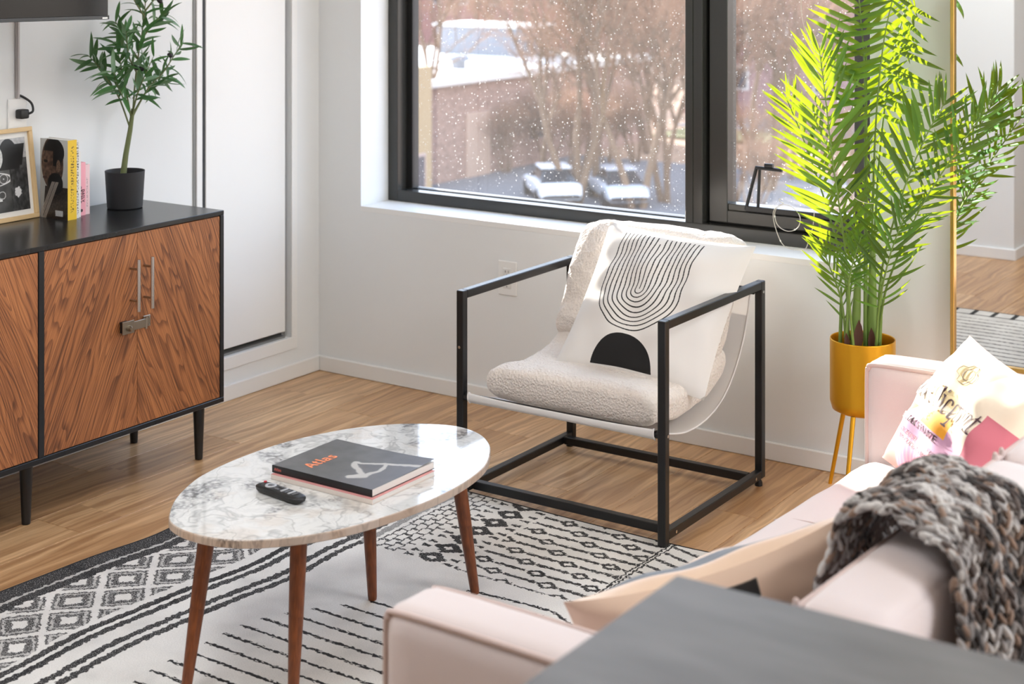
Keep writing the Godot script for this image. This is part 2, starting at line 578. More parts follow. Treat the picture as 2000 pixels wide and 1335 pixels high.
func build_shell():
	var H := 2.62
	# window wall; its second opening is unseen, added for fill light
	for seg in [["wall_window_side", Vector3(-0.2, 0, -0.36), Vector3(0.21, H, 0)], ["wall_window_middle", Vector3(2.235, 0, -0.36), Vector3(3.7, H, 0)], ["wall_window_end", Vector3(5.5, 0, -0.36), Vector3(6.56, H, 0)],
			["wall_below_window", Vector3(0.21, 0, -0.36), Vector3(2.235, 0.633, 0)], ["wall_above_window", Vector3(0.21, 2.45, -0.36), Vector3(2.235, H, 0)],
			["wall_below_fill_window", Vector3(3.7, 0, -0.36), Vector3(5.5, 0.633, 0)], ["wall_above_fill_window", Vector3(3.7, 2.45, -0.36), Vector3(5.5, H, 0)]]:
		struct(seg[0], box(seg[1], seg[2], 0.0), M.wall)
	# closet wall with a recess for the door panel (z 0.161 .. 0.632)
	struct("wall_closet_corner", box(Vector3(-0.2, 0, 0), Vector3(0, H, 0.161), 0.0), M.wall)
	struct("wall_closet_foot", box(Vector3(-0.2, 0, 0.161), Vector3(0, 0.158, 0.632), 0.0), M.wall)
	struct("wall_closet_head", box(Vector3(-0.2, 2.3, 0.161), Vector3(0, H, 0.632), 0.0), M.wall)
	struct("wall_closet", box(Vector3(-0.2, 0, 0.632), Vector3(0, H, 3.66), 0.0), M.wall)
	struct("wall_hall_block", box(Vector3(-0.2, 0, 3.66), Vector3(1.62, H, 6.8), 0.0), M.wall)
	struct("wall_back", box(Vector3(1.62, 0, 6.5), Vector3(6.56, H, 6.8), 0.0), M.wall)
	for seg in [["wall_far_end", 0.0, H, 0.0, 0.9], ["wall_far_end_rear", 0.0, H, 2.8, 6.5], ["wall_below_end_fill_window", 0.0, 0.633, 0.9, 2.8], ["wall_above_end_fill_window", 2.45, H, 0.9, 2.8]]:  # the opening here holds the added fill window
		struct(seg[0], box(Vector3(6.2, seg[1], seg[3]), Vector3(6.56, seg[2], seg[4]), 0.0), M.wall)
	struct("ceiling", box(Vector3(-0.2, H, -0.36), Vector3(6.56, H + 0.15, 6.8), 0.0), M.ceiling)
	# baseboards, 6 cm
	var bh := 0.058
	struct("baseboard_window", box(Vector3(0.012, 0, 0), Vector3(6.2, bh, 0.012), 0.003), M.trim)
	struct("baseboard_closet", box(Vector3(0, 0, 0), Vector3(0.012, bh, 3.66), 0.003), M.trim)
	struct("baseboard_hall", box(Vector3(0.012, 0, 3.648), Vector3(1.632, bh, 3.66), 0.003), M.trim)
	struct("baseboard_hall_return", box(Vector3(1.62, 0, 3.66), Vector3(1.632, bh, 6.5), 0.003), M.trim)
	struct("baseboard_far_end", box(Vector3(6.188, 0, 0.012), Vector3(6.2, bh, 6.5), 0.003), M.trim)

func build_floor():
	var base := struct("floor", box(Vector3(-0.2, -0.25, -0.36), Vector3(6.56, -0.006, 6.8), 0.0), M.subfloor, Vector3.ZERO)
	# wood boards run along z; 19 cm wide, 1.3 m long, staggered
	var w := 0.19
	var l := 1.3
	var gap := 0.0012
	var meshes := []
	for i in 3:
		var st := fresh()
		add_box(st, Vector3(-w / 2 + gap / 2, -0.006, -l / 2 + gap / 2), Vector3(w / 2 - gap / 2, 0.0, l / 2 - gap / 2), 0.0008)
		meshes.append(st.commit())
	# uv: metres to texture (0.5 m across, 2.2 m along)
	for m in M.boards: m.uv1_scale = Vector3(2.2, 0.62, 1)
	var row := 0
	var x := w / 2
	while x < 6.2:
		var z := l / 2 - fposmod(row * 0.47, l)
		while z - l / 2 < 6.5:
			var o := put(base, "floor_board", meshes[rng.randi() % 3], M.boards[rng.randi() % 6], Vector3(x, 0, z))
			z += l
		x += w
		row += 1

func build_fill_panels():
	var lit := mat(Color(1, 1, 1), 0.6)
	lit.emission_enabled = true
	lit.emission = Color(1.0, 0.97, 0.93)
	lit.emission_energy_multiplier = 1.5
	for p in [Vector3(1.7, 2.62, 3.05), Vector3(4.9, 2.62, 1.3)]:  # unseen lamps added to lift the light in the room
		var t := thing("fill_panel", "square white light panel added under the ceiling as unseen fill light", "ceiling light", p, 0.0, "added fill light panels")
		put(t, "housing", boxc(Vector3(0, -0.02, 0), Vector3(1.0, 0.04, 1.0), 0.006), M.white_plastic)
		put(t, "diffuser", boxc(Vector3(0, -0.043, 0), Vector3(0.94, 0.006, 0.94), 0.002), lit)
		var a := AreaLight3D.new()
		a.name = "panel_glow"
		a.area_size = Vector2(0.94, 0.94)
		a.light_energy = 2.1 if p.x < 3.0 else 4.2
		a.light_color = Color(0.97, 0.985, 1.0)
		a.area_normalize_energy = true
		a.area_range = 14.0
		a.area_attenuation = 2.0
		a.shadow_enabled = true
		t.add_child(a)
		a.position = Vector3(0, -0.05, 0)
		a.rotation.x = -PI / 2

func build_window(n: int, x0: float, x1: float, detailed: bool) -> Node3D:
	var y0 := 0.653
	var y1 := 2.45
	var zf := -0.165      # inner face of the metal frame
	var zo := -0.29       # outer face
	var w := Node3D.new()
	w.name = "window_%d" % n  # only the first belongs to the room; the others are added for fill
	w.set_meta("kind", "structure")
	add_child(w)
	# sill and side linings, painted
	put(w, "sill_board", box(Vector3(x0, y0 - 0.02, -0.36), Vector3(x1, y0, 0.0005), 0.001), M.trim)
	var jamb := 0.047
	var rail := 0.043
	var st := fresh()
	# outer frame: jambs, head and bottom rail
	put(w, "frame_jamb", box(Vector3(x0, y0, zo), Vector3(x0 + jamb, y1, zf), 0.002), M.frame)
	put(w, "frame_jamb", box(Vector3(x1 - jamb, y0, zo), Vector3(x1, y1, zf), 0.002), M.frame)
	put(w, "frame_rail", box(Vector3(x0 + jamb, y0, zo), Vector3(x1 - jamb, y0 + rail, zf), 0.002), M.frame)
	put(w, "frame_rail", box(Vector3(x0 + jamb, y1 - rail, zo), Vector3(x1 - jamb, y1, zf), 0.002), M.frame)
	var mx := x0 + 1.298 if detailed else (x0 + x1) / 2
	# mullion of two joined bars
	put(w, "mullion", box(Vector3(mx, y0 + rail, zo), Vector3(mx + 0.029, y1 - rail, zf), 0.0015), M.frame)
	put(w, "mullion", box(Vector3(mx + 0.0305, y0 + rail, zo), Vector3(mx + 0.066, y1 - rail, zf), 0.0015), M.frame)
	# fixed pane: glazing beads set back, glass
	var gx0 := x0 + jamb
	var gz := -0.235
	put(w, "glazing_bead", box(Vector3(gx0, y0 + rail, gz - 0.03), Vector3(gx0 + 0.028, y1 - rail, gz + 0.012), 0.002), M.frame_dark)
	put(w, "glazing_bead", box(Vector3(gx0 + 0.028, y0 + rail, gz - 0.03), Vector3(mx, y0 + rail + 0.003, gz + 0.004), 0.0005), M.frame_dark)
	put(w, "glazing_bead", box(Vector3(gx0 + 0.028, y1 - rail - 0.012, gz - 0.03), Vector3(mx, y1 - rail, gz + 0.008), 0.002), M.frame_dark)
	var pst := fresh()
	quad(pst, Vector3(gx0 + 0.02, y0 + rail + 0.004, gz), Vector3(gx0 + 0.02, y1 - rail, gz), Vector3(mx, y1 - rail, gz), Vector3(mx, y0 + rail + 0.004, gz))
	put(w, "glass_pane", pst.commit(), M.glass, Vector3.ZERO, "dusty fixed pane of glass")
	# opening sash, set back a little, with a shadow gap round it
	var sx0 := mx + 0.066
	var sx1 := x1 - jamb
	var sz := -0.192
	var g := 0.013
	var sash := put(w, "sash", box(Vector3(sx0 + g, y0 + rail + g * 0.6, sz - 0.07), Vector3(sx0 + g + 0.068, y1 - rail - g, sz), 0.002), M.frame)
	put(sash, "sash_stile", box(Vector3(sx1 - g - 0.068, y0 + rail + g * 0.6, sz - 0.07), Vector3(sx1 - g, y1 - rail - g, sz), 0.002), M.frame)
	put(sash, "sash_rail", box(Vector3(sx0 + g + 0.068, y0 + rail + g * 0.6, sz - 0.07), Vector3(sx1 - g - 0.068, y0 + rail + 0.05, sz), 0.002), M.frame)
	put(sash, "sash_rail", box(Vector3(sx0 + g + 0.068, y1 - rail - 0.06, sz - 0.07), Vector3(sx1 - g - 0.068, y1 - rail - g, sz), 0.002), M.frame)
	put(sash, "sash_bead", box(Vector3(sx0 + g + 0.068, y0 + rail + 0.05, sz - 0.06), Vector3(sx1 - g - 0.068, y0 + rail + 0.072, sz - 0.006), 0.002), M.frame)
	var qst := fresh()
	quad(qst, Vector3(sx0 + 0.075, y0 + rail + 0.06, gz), Vector3(sx0 + 0.075, y1 - rail - 0.05, gz), Vector3(sx1 - 0.075, y1 - rail - 0.05, gz), Vector3(sx1 - 0.075, y0 + rail + 0.06, gz))
	put(w, "glass_pane", qst.commit(), M.glass, Vector3.ZERO, "dusty pane of glass in the opening sash")
	# black backing strips put in to darken the recessed gap
	put(w, "gap_backing", box(Vector3(sx0, y0 + rail, zo), Vector3(sx0 + g, y1 - rail, sz - 0.03), 0.0), M.frame_dark)
	put(w, "gap_backing", box(Vector3(sx0, y0 + rail - 0.001, zo), Vector3(sx1, y0 + rail + g * 0.6, sz - 0.03), 0.0), M.frame_dark)
	if not detailed: return w
	# water spots and dust grains dried on the glass
	var disc := fresh()
	for k in 7:
		var a0 := TAU * k / 7; var a1 := TAU * (k + 1) / 7
		tri(disc, Vector3(0, 0, 0), Vector3(cos(a1), sin(a1), 0), Vector3(cos(a0), sin(a0), 0))
	var mm := MultiMesh.new()
	mm.transform_format = MultiMesh.TRANSFORM_3D
	mm.mesh = disc.commit()
	var spots := []
	var r2 := RandomNumberGenerator.new()
	r2.seed = 99
	for i in 13000:
		var x := r2.randf_range(x0 + 0.1, x1 - 0.12)
		var y := r2.randf_range(y0 + 0.06, 1.62)
		if x > mx - 0.01 and x < mx + 0.15: continue
		var r := 0.00036 + 0.0014 * pow(r2.randf(), 6.0)
		spots.append(Transform3D(Basis.from_scale(Vector3(r, r * r2.randf_range(0.8, 1.6), 1)), Vector3(x, y, gz + 0.0008)))
	mm.instance_count = spots.size()
	for i in spots.size(): mm.set_instance_transform(i, spots[i])
	var mi := MultiMeshInstance3D.new()
	mi.name = "water_spots"
	mi.multimesh = mm
	mi.material_override = M.spot
	mi.set_meta("kind", "stuff")
	mi.set_meta("label", "dried water spots and dust on the window glass")
	w.add_child(mi)
	# black folding handle of the opening sash
	var h := put(w, "window_handle", tube([on_z(1457, 408, -0.185), on_z(1478, 326, -0.165)], 0.006, 8), M.black_plastic, Vector3.ZERO, "black folding window handle")
	put(h, "handle_stay", tube([on_z(1480, 415, -0.188), on_z(1484, 330, -0.17)], 0.0055, 8), M.black_plastic)
	put(h, "handle_bar", tube([on_z(1476, 327, -0.165), on_z(1528, 333, -0.165)], 0.006, 8), M.black_plastic)
	put(h, "handle_knob", tube([on_z(1494, 323, -0.16), on_z(1510, 324, -0.16)], 0.0075, 8), M.black_plastic)
	var bl := on_z(1457, 407, -0.186)
	put(h, "handle_track", box(Vector3(bl.x, bl.y - 0.008, -0.192), Vector3(sx1 - 0.08, bl.y + 0.010, -0.178), 0.002), M.black_plastic)
	return w

func build_closet_door():
	var z0 := 0.161
	var z1 := 0.632
	var d := Node3D.new()
	d.name = "door_1"
	d.set_meta("kind", "structure")
	add_child(d)
	# panel floats in its recess with an open joint round it
	put(d, "door_panel", box(Vector3(-0.045, 0.185, z0 + 0.026), Vector3(-0.004, 2.28, z1 - 0.028), 0.002), M.trim)
	put(d, "recess_back", box(Vector3(-0.08, 0.158, z0), Vector3(-0.06, 2.3, z1), 0.0), M.groove)
	put(d, "recess_lining", box(Vector3(-0.06, 0.158, z0), Vector3(-0.03, 2.3, z0 + 0.02), 0.0), M.groove)
	put(d, "gap_shade_strip", box(Vector3(-0.06, 0.158, z1 - 0.026), Vector3(-0.006, 2.3, z1 - 0.014), 0.001), M.dark_gap, Vector3.ZERO, "dark strip standing in for the shaded gap beside the closet panel")  # dark colour put in for the shade of the open joint
	put(d, "bottom_track", box(Vector3(-0.06, 0.158, z0 + 0.02), Vector3(-0.012, 0.166, z1 - 0.03), 0.0), M.groove)
	# flat casing round the recess, and one more joint in the wall lining
	var c := struct("trim_1", box(Vector3(0, 0.112, z0 - 0.03), Vector3(0.006, 0.158, z1), 0.0015), M.trim)
	struct("trim_2", box(Vector3(0, 0.158, z0 - 0.03), Vector3(0.006, 2.33, z0), 0.0015), M.trim)
	struct("trim_3", box(Vector3(0, 0.112, z1), Vector3(0.008, 2.33, z1 + 0.028), 0.0015), M.trim)
	struct("trim_4", box(Vector3(0, 0.06, z1 + 0.028), Vector3(0.0035, 2.6, z1 + 0.042), 0.001), M.groove)

# ---------------------------------------------------------------- rug
const RX0 := 0.74
const RX1 := 3.12
const RZ0 := 0.805
const RZ1 := 2.42
func rug_left(z: float) -> float:   # wavy edge as it lies
	return 0.742 + 0.016 * sin((z - 1.35) * 7.2) * smoothstep(1.2, 1.6, z) + 0.004 * sin(z * 17.0)
func rug_back(x: float) -> float:
	return 0.806 + 0.02 * sin((x - 0.9) * 2.1 - 1.1) - 0.012 * smoothstep(2.0, 2.2, x)
func rug_texture() -> ImageTexture:
	var W := 1800
	var H := 1220
	var na := noise(71, 0.05, FastNoiseLite.TYPE_SIMPLEX, 2).get_seamless_image(512, 512).get_data()
	var nb := noise(72, 0.30, FastNoiseLite.TYPE_SIMPLEX, 1).get_seamless_image(512, 512).get_data()
	var nc := noise(73, 0.012, FastNoiseLite.TYPE_SIMPLEX, 3).get_seamless_image(512, 512).get_data()
	var d := PackedByteArray()
	d.resize(W * H * 3)
	var k := 0
	for j in H:
		var z0 := RZ0 + (RZ1 - RZ0) * j / H
		for i in W:
			var x0 := RX0 + (RX1 - RX0) * i / W
			var ni := (j & 511) * 512 + (i & 511)
			var wob := (na[ni] - 128) / 128.0
			var wob2 := (na[((j * 3 + 77) & 511) * 512 + ((i + 211) & 511)] - 128) / 128.0
			var fine := nb[ni] / 255.0
			var x := x0 + wob * 0.005
			var z := z0 + wob2 * 0.005
			var ink := 0.0
			var solid := 0.92
			if x < 0.842:
				ink = 1.0 if absf(x - 0.803) > 0.005 else 0.2
				solid = 0.86
			elif x < 1.065 and z > 0.83:
				# lattice of pale lines over mottled dark ground, pale hearts in the diamonds
				var p := 0.166
				var a := fposmod(x - 0.848 + z, p) / p
				var b := fposmod(x - 0.848 - z, p) / p
				var da := minf(a, 1.0 - a)
				var db := minf(b, 1.0 - b)
				ink = 0.0 if da < 0.075 or db < 0.075 or x < 0.857 else 1.0
				if absf(a - 0.5) < 0.17 and absf(b - 0.5) < 0.17: ink = 0.0
				elif absf(a - 0.5) < 0.30 and absf(b - 0.5) < 0.30: ink = 1.0
				elif ink > 0.0 and absf(a - 0.5) < 0.36 and absf(b - 0.5) < 0.36: ink = 0.25
				solid = 0.66
			elif z > 1.285:
				var lean := (1.85 - z) * 0.035
				var s := x - lean
				if s < 1.3:
					if (s > 1.092 and s < 1.114) or (s > 1.128 and s < 1.15) or (s > 1.198 and s < 1.220) or (s > 1.236 and s < 1.257): ink = 1.0
					solid = 0.84
				elif z > 1.54 and z < 2.26:
					var end_x := 1.37 + 0.155 * pow(clampf((1.86 - z) / 0.29, 0.0, 1.0), 1.6)
					var ph := fposmod(z - 1.565, 0.0575)
					if x > end_x and x < 2.5 and ph < 0.0085: ink = 1.0
					solid = 0.97
				elif x > 1.70 and z > 1.34 and z < 1.54:
					var q := z - 0.03 * smoothstep(1.94, 2.03, x) - 0.012 * sin(x * 9.0)
					if absf(q - 1.372) < 0.0045 or absf(q - 1.41) < 0.0045: ink = 1.0
					solid = 0.97
			elif x < 1.295:
				var s2 := x
				if (s2 > 1.205 and s2 < 1.245): ink = 1.0
				elif s2 > 1.255 and s2 < 1.28: ink = 0.45
				elif s2 > 1.09 and s2 < 1.19 and fposmod(z, 0.05) < 0.02: ink = 1.0
				solid = 0.8
			elif x < 1.402:
				# small blocks drawn in thin outline
				var row := floorf((x - 1.295) / 0.027)
				var pz := fposmod(z + 0.02 * fposmod(row, 2.0), 0.044)
				var px := fposmod(x - 1.295, 0.027)
				ink = 1.0 if pz < 0.008 or px < 0.0045 else 0.0
				solid = 0.78
			elif x < 1.412 or (x > 1.572 and x < 1.584):
				ink = 0.0
			elif x < 1.572:
				# bold eye-shaped diamonds in chains
				var u := (x - 1.492) / 0.08
				var v := fposmod(z - 0.02, 0.075) / 0.0375 - 1.0
				var m := absf(u) * 1.0 + absf(v) * 0.62
				ink = 1.0 if m < 0.62 and m > 0.2 else 0.0
				if absf(u) > 0.62 and absf(absf(v) - 0.45) < 0.4 * (absf(u) - 0.4): ink = 1.0
				solid = 0.88
			elif x < 1.978:
				# rows of dashes and small diamonds
				var rowf := (z - 0.815) / 0.0495
				var row := floorf(rowf)
				var v := (rowf - row) * 2.0 - 1.0
				var u := fposmod(x - 1.584 + 0.085 * fposmod(row, 2.0) + 0.02 * row, 0.17) / 0.17
				var du := absf(u - 0.5)
				if du < 0.21:
					var m := du / 0.21 + absf(v) / 0.95
					ink = 1.0 if m < 1.0 and m > 0.45 else 0.0
				else:
					ink = 1.0 if absf(v) < 0.26 else 0.0
				solid = 0.86
			elif x < 2.0:
				ink = 1.0 if absf(x - 1.983) < 0.003 or absf(x - 1.994) < 0.003 else 0.0
			else:
				var fold := absf(fposmod(x - 2.0, 0.2) - 0.1)
				ink = 1.0 if fposmod(z + 0.35 * fold, 0.05) < 0.012 and fold > 0.012 else 0.0
				solid = 0.85
			if z0 > RZ1 - 0.10 and x0 > 1.3:
				ink = 1.0 if fposmod(x0, 0.09) < 0.02 or absf(z0 - RZ1 + 0.09) < 0.006 else 0.0
			if ink > 0.0 and fine > solid - 0.28 * (1.0 - solid): ink *= 0.25
			var cl := nc[((j >> 1) & 511) * 512 + ((i >> 1) & 511)] / 255.0
			var base := 0.935 - 0.09 * cl * cl - 0.07 * fine
			d[k] = int(255.0 * lerpf(base, 0.115, ink))
			d[k + 1] = int(255.0 * lerpf(base * 0.992, 0.115, ink))
			d[k + 2] = int(255.0 * lerpf(base * 0.972, 0.12, ink))
			k += 3
	return ImageTexture.create_from_image(Image.create_from_data(W, H, false, Image.FORMAT_RGB8, d))
func build_rug():
	var t := thing("rug", "black and cream low-pile rug with geometric pattern under the coffee table", "rug")
	M.rug = mat(Color.WHITE, 0.95)
	M.rug.albedo_texture = rug_texture()
	M.rug.heightmap_enabled = true
	M.rug.heightmap_texture = M.rug.albedo_texture
	M.rug.heightmap_scale = 0.12
	M.rug.rim_enabled = true
	M.rug.rim = 0.08
	var nz := noise(5, 1.4, FastNoiseLite.TYPE_SIMPLEX_SMOOTH, 1)
	var f := func(u, v):
		var z: float = lerpf(RZ0, RZ1, v)
		var x: float = lerpf(rug_left(z), RX1, u)
		z = lerpf(rug_back(x), RZ1, v)
		return Vector3(x, 0.0065 + 0.001 * nz.get_noise_2d(x, z), z)
	put(t, "pile", grid(f, 80, 60, false, false, false), M.rug)
	var rim := []
	for i in 41: rim.append(f.call(i / 40.0, 0.0) - Vector3(0, 0.0025, 0))
	for i in range(1, 41): rim.append(f.call(1.0, i / 40.0) - Vector3(0, 0.0025, 0))
	for i in range(1, 41): rim.append(f.call(1.0 - i / 40.0, 1.0) - Vector3(0, 0.0025, 0))
	for i in range(1, 41): rim.append(f.call(0.0, 1.0 - i / 40.0) - Vector3(0, 0.0025, 0))
	put(t, "binding", tube(rim, 0.004, 6), M.ink, Vector3.ZERO, "black stitched edge binding")

# ---------------------------------------------------------------- sofa
var sofa_root: Node3D
func build_sofa():
	var t := thing("sofa", "blush velvet two-seat sofa with piped arms facing the sideboard", "sofa", Vector3(2.60, 0, 1.90), -0.05)
	sofa_root = t
	# arms
	for a in [[-0.955, -0.845], [0.765, 0.885]]:
		var c := Vector3(0.345, 0.395, (a[0] + a[1]) / 2)
		var arm := put(t, "arm", soft_box(Vector3(0.72, 0.52, a[1] - a[0]), 0.028, Vector3(0, 0.006, 0.004), 16, 0.004, 4), M.velvet, c)
		for s in [-1.0, 1.0]:
			var h := Vector3(0.36, 0.26, (a[1] - a[0]) / 2) - Vector3(0.006, 0.007, 0.007)
			var loop := []
			for q in [Vector2(-1, -1), Vector2(-1, 0.0), Vector2(-1, 0.86), Vector2(-0.985, 0.95), Vector2(-0.93, 0.995), Vector2(-0.4, 1.012), Vector2(0.4, 1.01), Vector2(1, 1)]:
				loop.append(Vector3(q.x * h.x, q.y * h.y, s * (h.z + 0.0005)))
			put(arm, "piping", tube(spline(loop, 60), 0.005, 8), M.piping)
	# base, seat and back
	put(t, "base", soft_box(Vector3(0.70, 0.17, 1.63), 0.02, Vector3.ZERO, 10), M.velvet, Vector3(0.36, 0.225, -0.04))
	var seat := put(t, "seat_cushion", soft_box(Vector3(0.60, 0.135, 1.605), 0.045, Vector3(0.012, 0.012, 0.0), 24, 0.007, 9), M.velvet, Vector3(0.29, 0.365, -0.04))
	for z in [-0.35, -0.06, 0.24]:
		var pts := []
		for i in 13:
			var x: float = lerpf(-0.285, 0.24, i / 12.0)
			var e: float = clampf((x + 0.30) / 0.05, 0.0, 1.0)
			pts.append(Vector3(x, 0.067 + 0.010 * (1.0 - pow(x / 0.3, 2)) - 0.012 * (1.0 - e), z + 0.04))
		put(seat, "seam", tube(pts, 0.0018, 5), M.piping)
	for z in [-0.44, 0.352]:
		var bc := put(t, "back_cushion", soft_box(Vector3(0.14, 0.37, 0.785), 0.032, Vector3(0.012, 0.008, 0.0), 16, 0.005, 12), M.velvet, Vector3(0.648, 0.572, z))
		bc.rotation.z = -0.06
		var h := Vector3(0.07, 0.185, 0.3925) - Vector3.ONE * 0.009
		var lp := []
		for q in [Vector2(-1, -1), Vector2(-1, 0.9), Vector2(-0.97, 0.985), Vector2(-0.9, 1), Vector2(0.9, 1), Vector2(0.97, 0.985), Vector2(1, 0.9), Vector2(1, -1)]:
			lp.append(Vector3(-h.x, q.y * h.y, q.x * h.z))
		put(bc, "piping", tube(spline(lp, 60), 0.0045, 8), M.piping)
	put(t, "back_frame", soft_box(Vector3(0.05, 0.34, 1.62), 0.015, Vector3.ZERO, 8), M.velvet, Vector3(0.69, 0.30, -0.04))
	for x in [0.06, 0.66]:
		for z in [-0.86, 0.79]:
			put(t, "leg", lathe([Vector2(0.0, 0), Vector2(0.012, 0), Vector2(0.022, 0.14), Vector2(0.0, 0.14)], 16), M.gold_frame, Vector3(x, 0.0078, z))

# ---------------------------------------------------------------- grey counter in front of the camera
func build_counter():
	var t := thing("counter", "waist-high counter with a smooth matt grey top beside the sofa", "counter", Vector3(3.144, 0, 2.974))
	M.counter_top = mat(rgb8(120, 120, 121), 0.42, 0.0, 0.5)
	var nz := noise(81, 0.02, FastNoiseLite.TYPE_SIMPLEX_SMOOTH, 3)
	M.counter_top.albedo_texture = tex(256, 256, func(x, y):
		var v := 0.93 + 0.10 * nz.get_noise_2d(x * 0.7, y * 2.4)
		return Color(v, v, v))
	M.counter_body = mat(rgb8(150, 150, 150), 0.5)
	put(t, "countertop", box(Vector3(0, 0.865, 0), Vector3(1.75, 0.9, 0.74), 0.005), M.counter_top)
	put(t, "body", box(Vector3(0.26, 0.0, 0.06), Vector3(1.69, 0.865, 0.68), 0.003), M.counter_body)

# ---------------------------------------------------------------- sideboard
func door_mesh(w: float, h: float, th: float, lean: float, off: Vector2) -> ArrayMesh:
	# front faces +x; z runs 0 .. w, y 0 .. h; the grain leans by an angle
	var st := fresh()
	var uv := func(z: float, y: float) -> Vector2:
		var c := Vector2(z, y).rotated(lean)
		return Vector2(c.x / 0.45, c.y / 0.9) + off
	var p := func(x, y, z): return Vector3(x, y, z)
	quad(st, Vector3(0, 0, w), Vector3(0, h, w), Vector3(0, h, 0), Vector3(0, 0, 0), [uv.call(w, 0), uv.call(w, h), uv.call(0, h), uv.call(0, 0)])
	quad(st, Vector3(-th, 0, 0), Vector3(0, 0, 0), Vector3(0, h, 0), Vector3(-th, h, 0), [Vector2(0, 0), Vector2(0.04, 0), Vector2(0.04, 1), Vector2(0, 1)])
	quad(st, Vector3(0, 0, w), Vector3(-th, 0, w), Vector3(-th, h, w), Vector3(0, h, w), [Vector2(0, 0), Vector2(0.04, 0), Vector2(0.04, 1), Vector2(0, 1)])
	quad(st, Vector3(0, h, 0), Vector3(0, h, w), Vector3(-th, h, w), Vector3(-th, h, 0), [Vector2(0, 0), Vector2(0, 1), Vector2(0.04, 1), Vector2(0.04, 0)])
	quad(st, Vector3(0, 0, 0), Vector3(-th, 0, 0), Vector3(-th, 0, w), Vector3(0, 0, w), [Vector2(0, 0), Vector2(0, 1), Vector2(0.04, 1), Vector2(0.04, 0)])
	quad(st, Vector3(-th, 0, w), Vector3(-th, 0, 0), Vector3(-th, h, 0), Vector3(-th, h, w), [Vector2(0, 0), Vector2(1, 0), Vector2(1, 1), Vector2(0, 1)])
	return st.commit()
func build_sideboard():
	var x0 := 0.034
	var x1 := 0.451
	var z0 := 0.978
	var z1 := 2.425
	var t := thing("sideboard", "walnut veneer sideboard with black frame and tapered black legs", "sideboard", Vector3(x0, 0, z0))
	var dx := x1 - x0
	var L := z1 - z0
	put(t, "top", box(Vector3(0, 0.782, 0), Vector3(dx, 0.797, L), 0.0015), M.black_oak)
	M.black_oak.uv1_scale = Vector3(1.4, 0.7, 1)
	put(t, "bottom", box(Vector3(0, 0.184, 0), Vector3(dx, 0.200, L), 0.0015), M.black_lacquer)
	put(t, "side_panel", box(Vector3(0, 0.200, 0), Vector3(dx, 0.782, 0.016), 0.0015), M.black_lacquer)
	put(t, "side_panel", box(Vector3(0, 0.200, L - 0.016), Vector3(dx, 0.782, L), 0.0015), M.black_lacquer)
	put(t, "divider", box(Vector3(0, 0.200, 0.7135), Vector3(dx, 0.782, 0.7335), 0.0015), M.black_lacquer)
	put(t, "back_panel", box(Vector3(0, 0.200, 0.016), Vector3(0.006, 0.782, L - 0.016), 0.0), M.black_lacquer)
	var dw := 0.3465
	var zs := [0.018, 0.018 + dw + 0.0015, 0.7355, 0.7355 + dw + 0.0015]
	for i in 4:
		var lean := 0.40 if i % 2 == 0 else -0.42
		var door := put(t, "door", door_mesh(dw, 0.577, 0.018, lean, Vector2(0.31 * i, 0.17 * i)), M.walnut, Vector3(dx - 0.003, 0.2025, zs[i]))
		var hz := dw - 0.0265 if i % 2 == 0 else 0.0265
		var hd := put(door, "handle", tube([Vector3(0.036, 0.350, hz), Vector3(0.036, 0.505, hz)], 0.0058, 16), M.steel, Vector3.ZERO, "brushed steel bar handle")
		for y in [0.38, 0.475]:
			put(door, "handle_post", tube([Vector3(0, y, hz), Vector3(0.034, y, hz)], 0.0035, 10), M.nickel)
	# hasp across the right pair of doors
	var hx := dx - 0.003
	var hy := 0.508
	var zc := 0.365     # joint of the doors, seen from z0
	var base := put(t, "hasp_block", box(Vector3(hx, hy - 0.017, zc + 0.046), Vector3(hx + 0.018, hy + 0.017, zc + 0.070), 0.002), M.black_plastic)
	var plate := put(t, "hasp", box(Vector3(hx + 0.018, hy - 0.019, zc + 0.030), Vector3(hx + 0.021, hy + 0.019, zc + 0.076), 0.001), M.nickel, Vector3.ZERO, "nickel hasp lock across the door joint")
	put(plate, "strap", box(Vector3(hx + 0.016, hy - 0.013, zc - 0.018), Vector3(hx + 0.019, hy + 0.013, zc + 0.034), 0.001), M.nickel)
	put(plate, "knob", tube([Vector3(hx + 0.02, hy - 0.002, zc + 0.054), Vector3(hx + 0.030, hy - 0.002, zc + 0.054), Vector3(hx + 0.034, hy - 0.002, zc + 0.054)], [0.009, 0.009, 0.0045], 16), M.nickel)
	put(plate, "hinge_barrel", tube([Vector3(hx + 0.016, hy - 0.018, zc - 0.020), Vector3(hx + 0.016, hy + 0.018, zc - 0.020)], 0.0042, 12), M.nickel)
	var leaf := put(t, "hasp_leaf", box(Vector3(hx, hy - 0.017, zc - 0.050), Vector3(hx + 0.004, hy + 0.017, zc - 0.022), 0.001), M.nickel)
	for p in [[-0.011, -0.044], [0.011, -0.044], [-0.011, -0.029], [0.011, -0.029]]:
		put(leaf, "rivet", tube([Vector3(hx + 0.003, hy + p[0], zc + p[1]), Vector3(hx + 0.0058, hy + p[0], zc + p[1])], [0.0035, 0.0022], 10), M.steel)
	for x in [0.05, dx - 0.068]:
		for z in [0.045, L / 2, L - 0.045]:
			put(t, "leg", lathe([Vector2(0, 0), Vector2(0.0115, 0), Vector2(0.0125, 0.004), Vector2(0.0195, 0.184), Vector2(0, 0.184)], 20), M.black_lacquer, Vector3(x, 0, z))

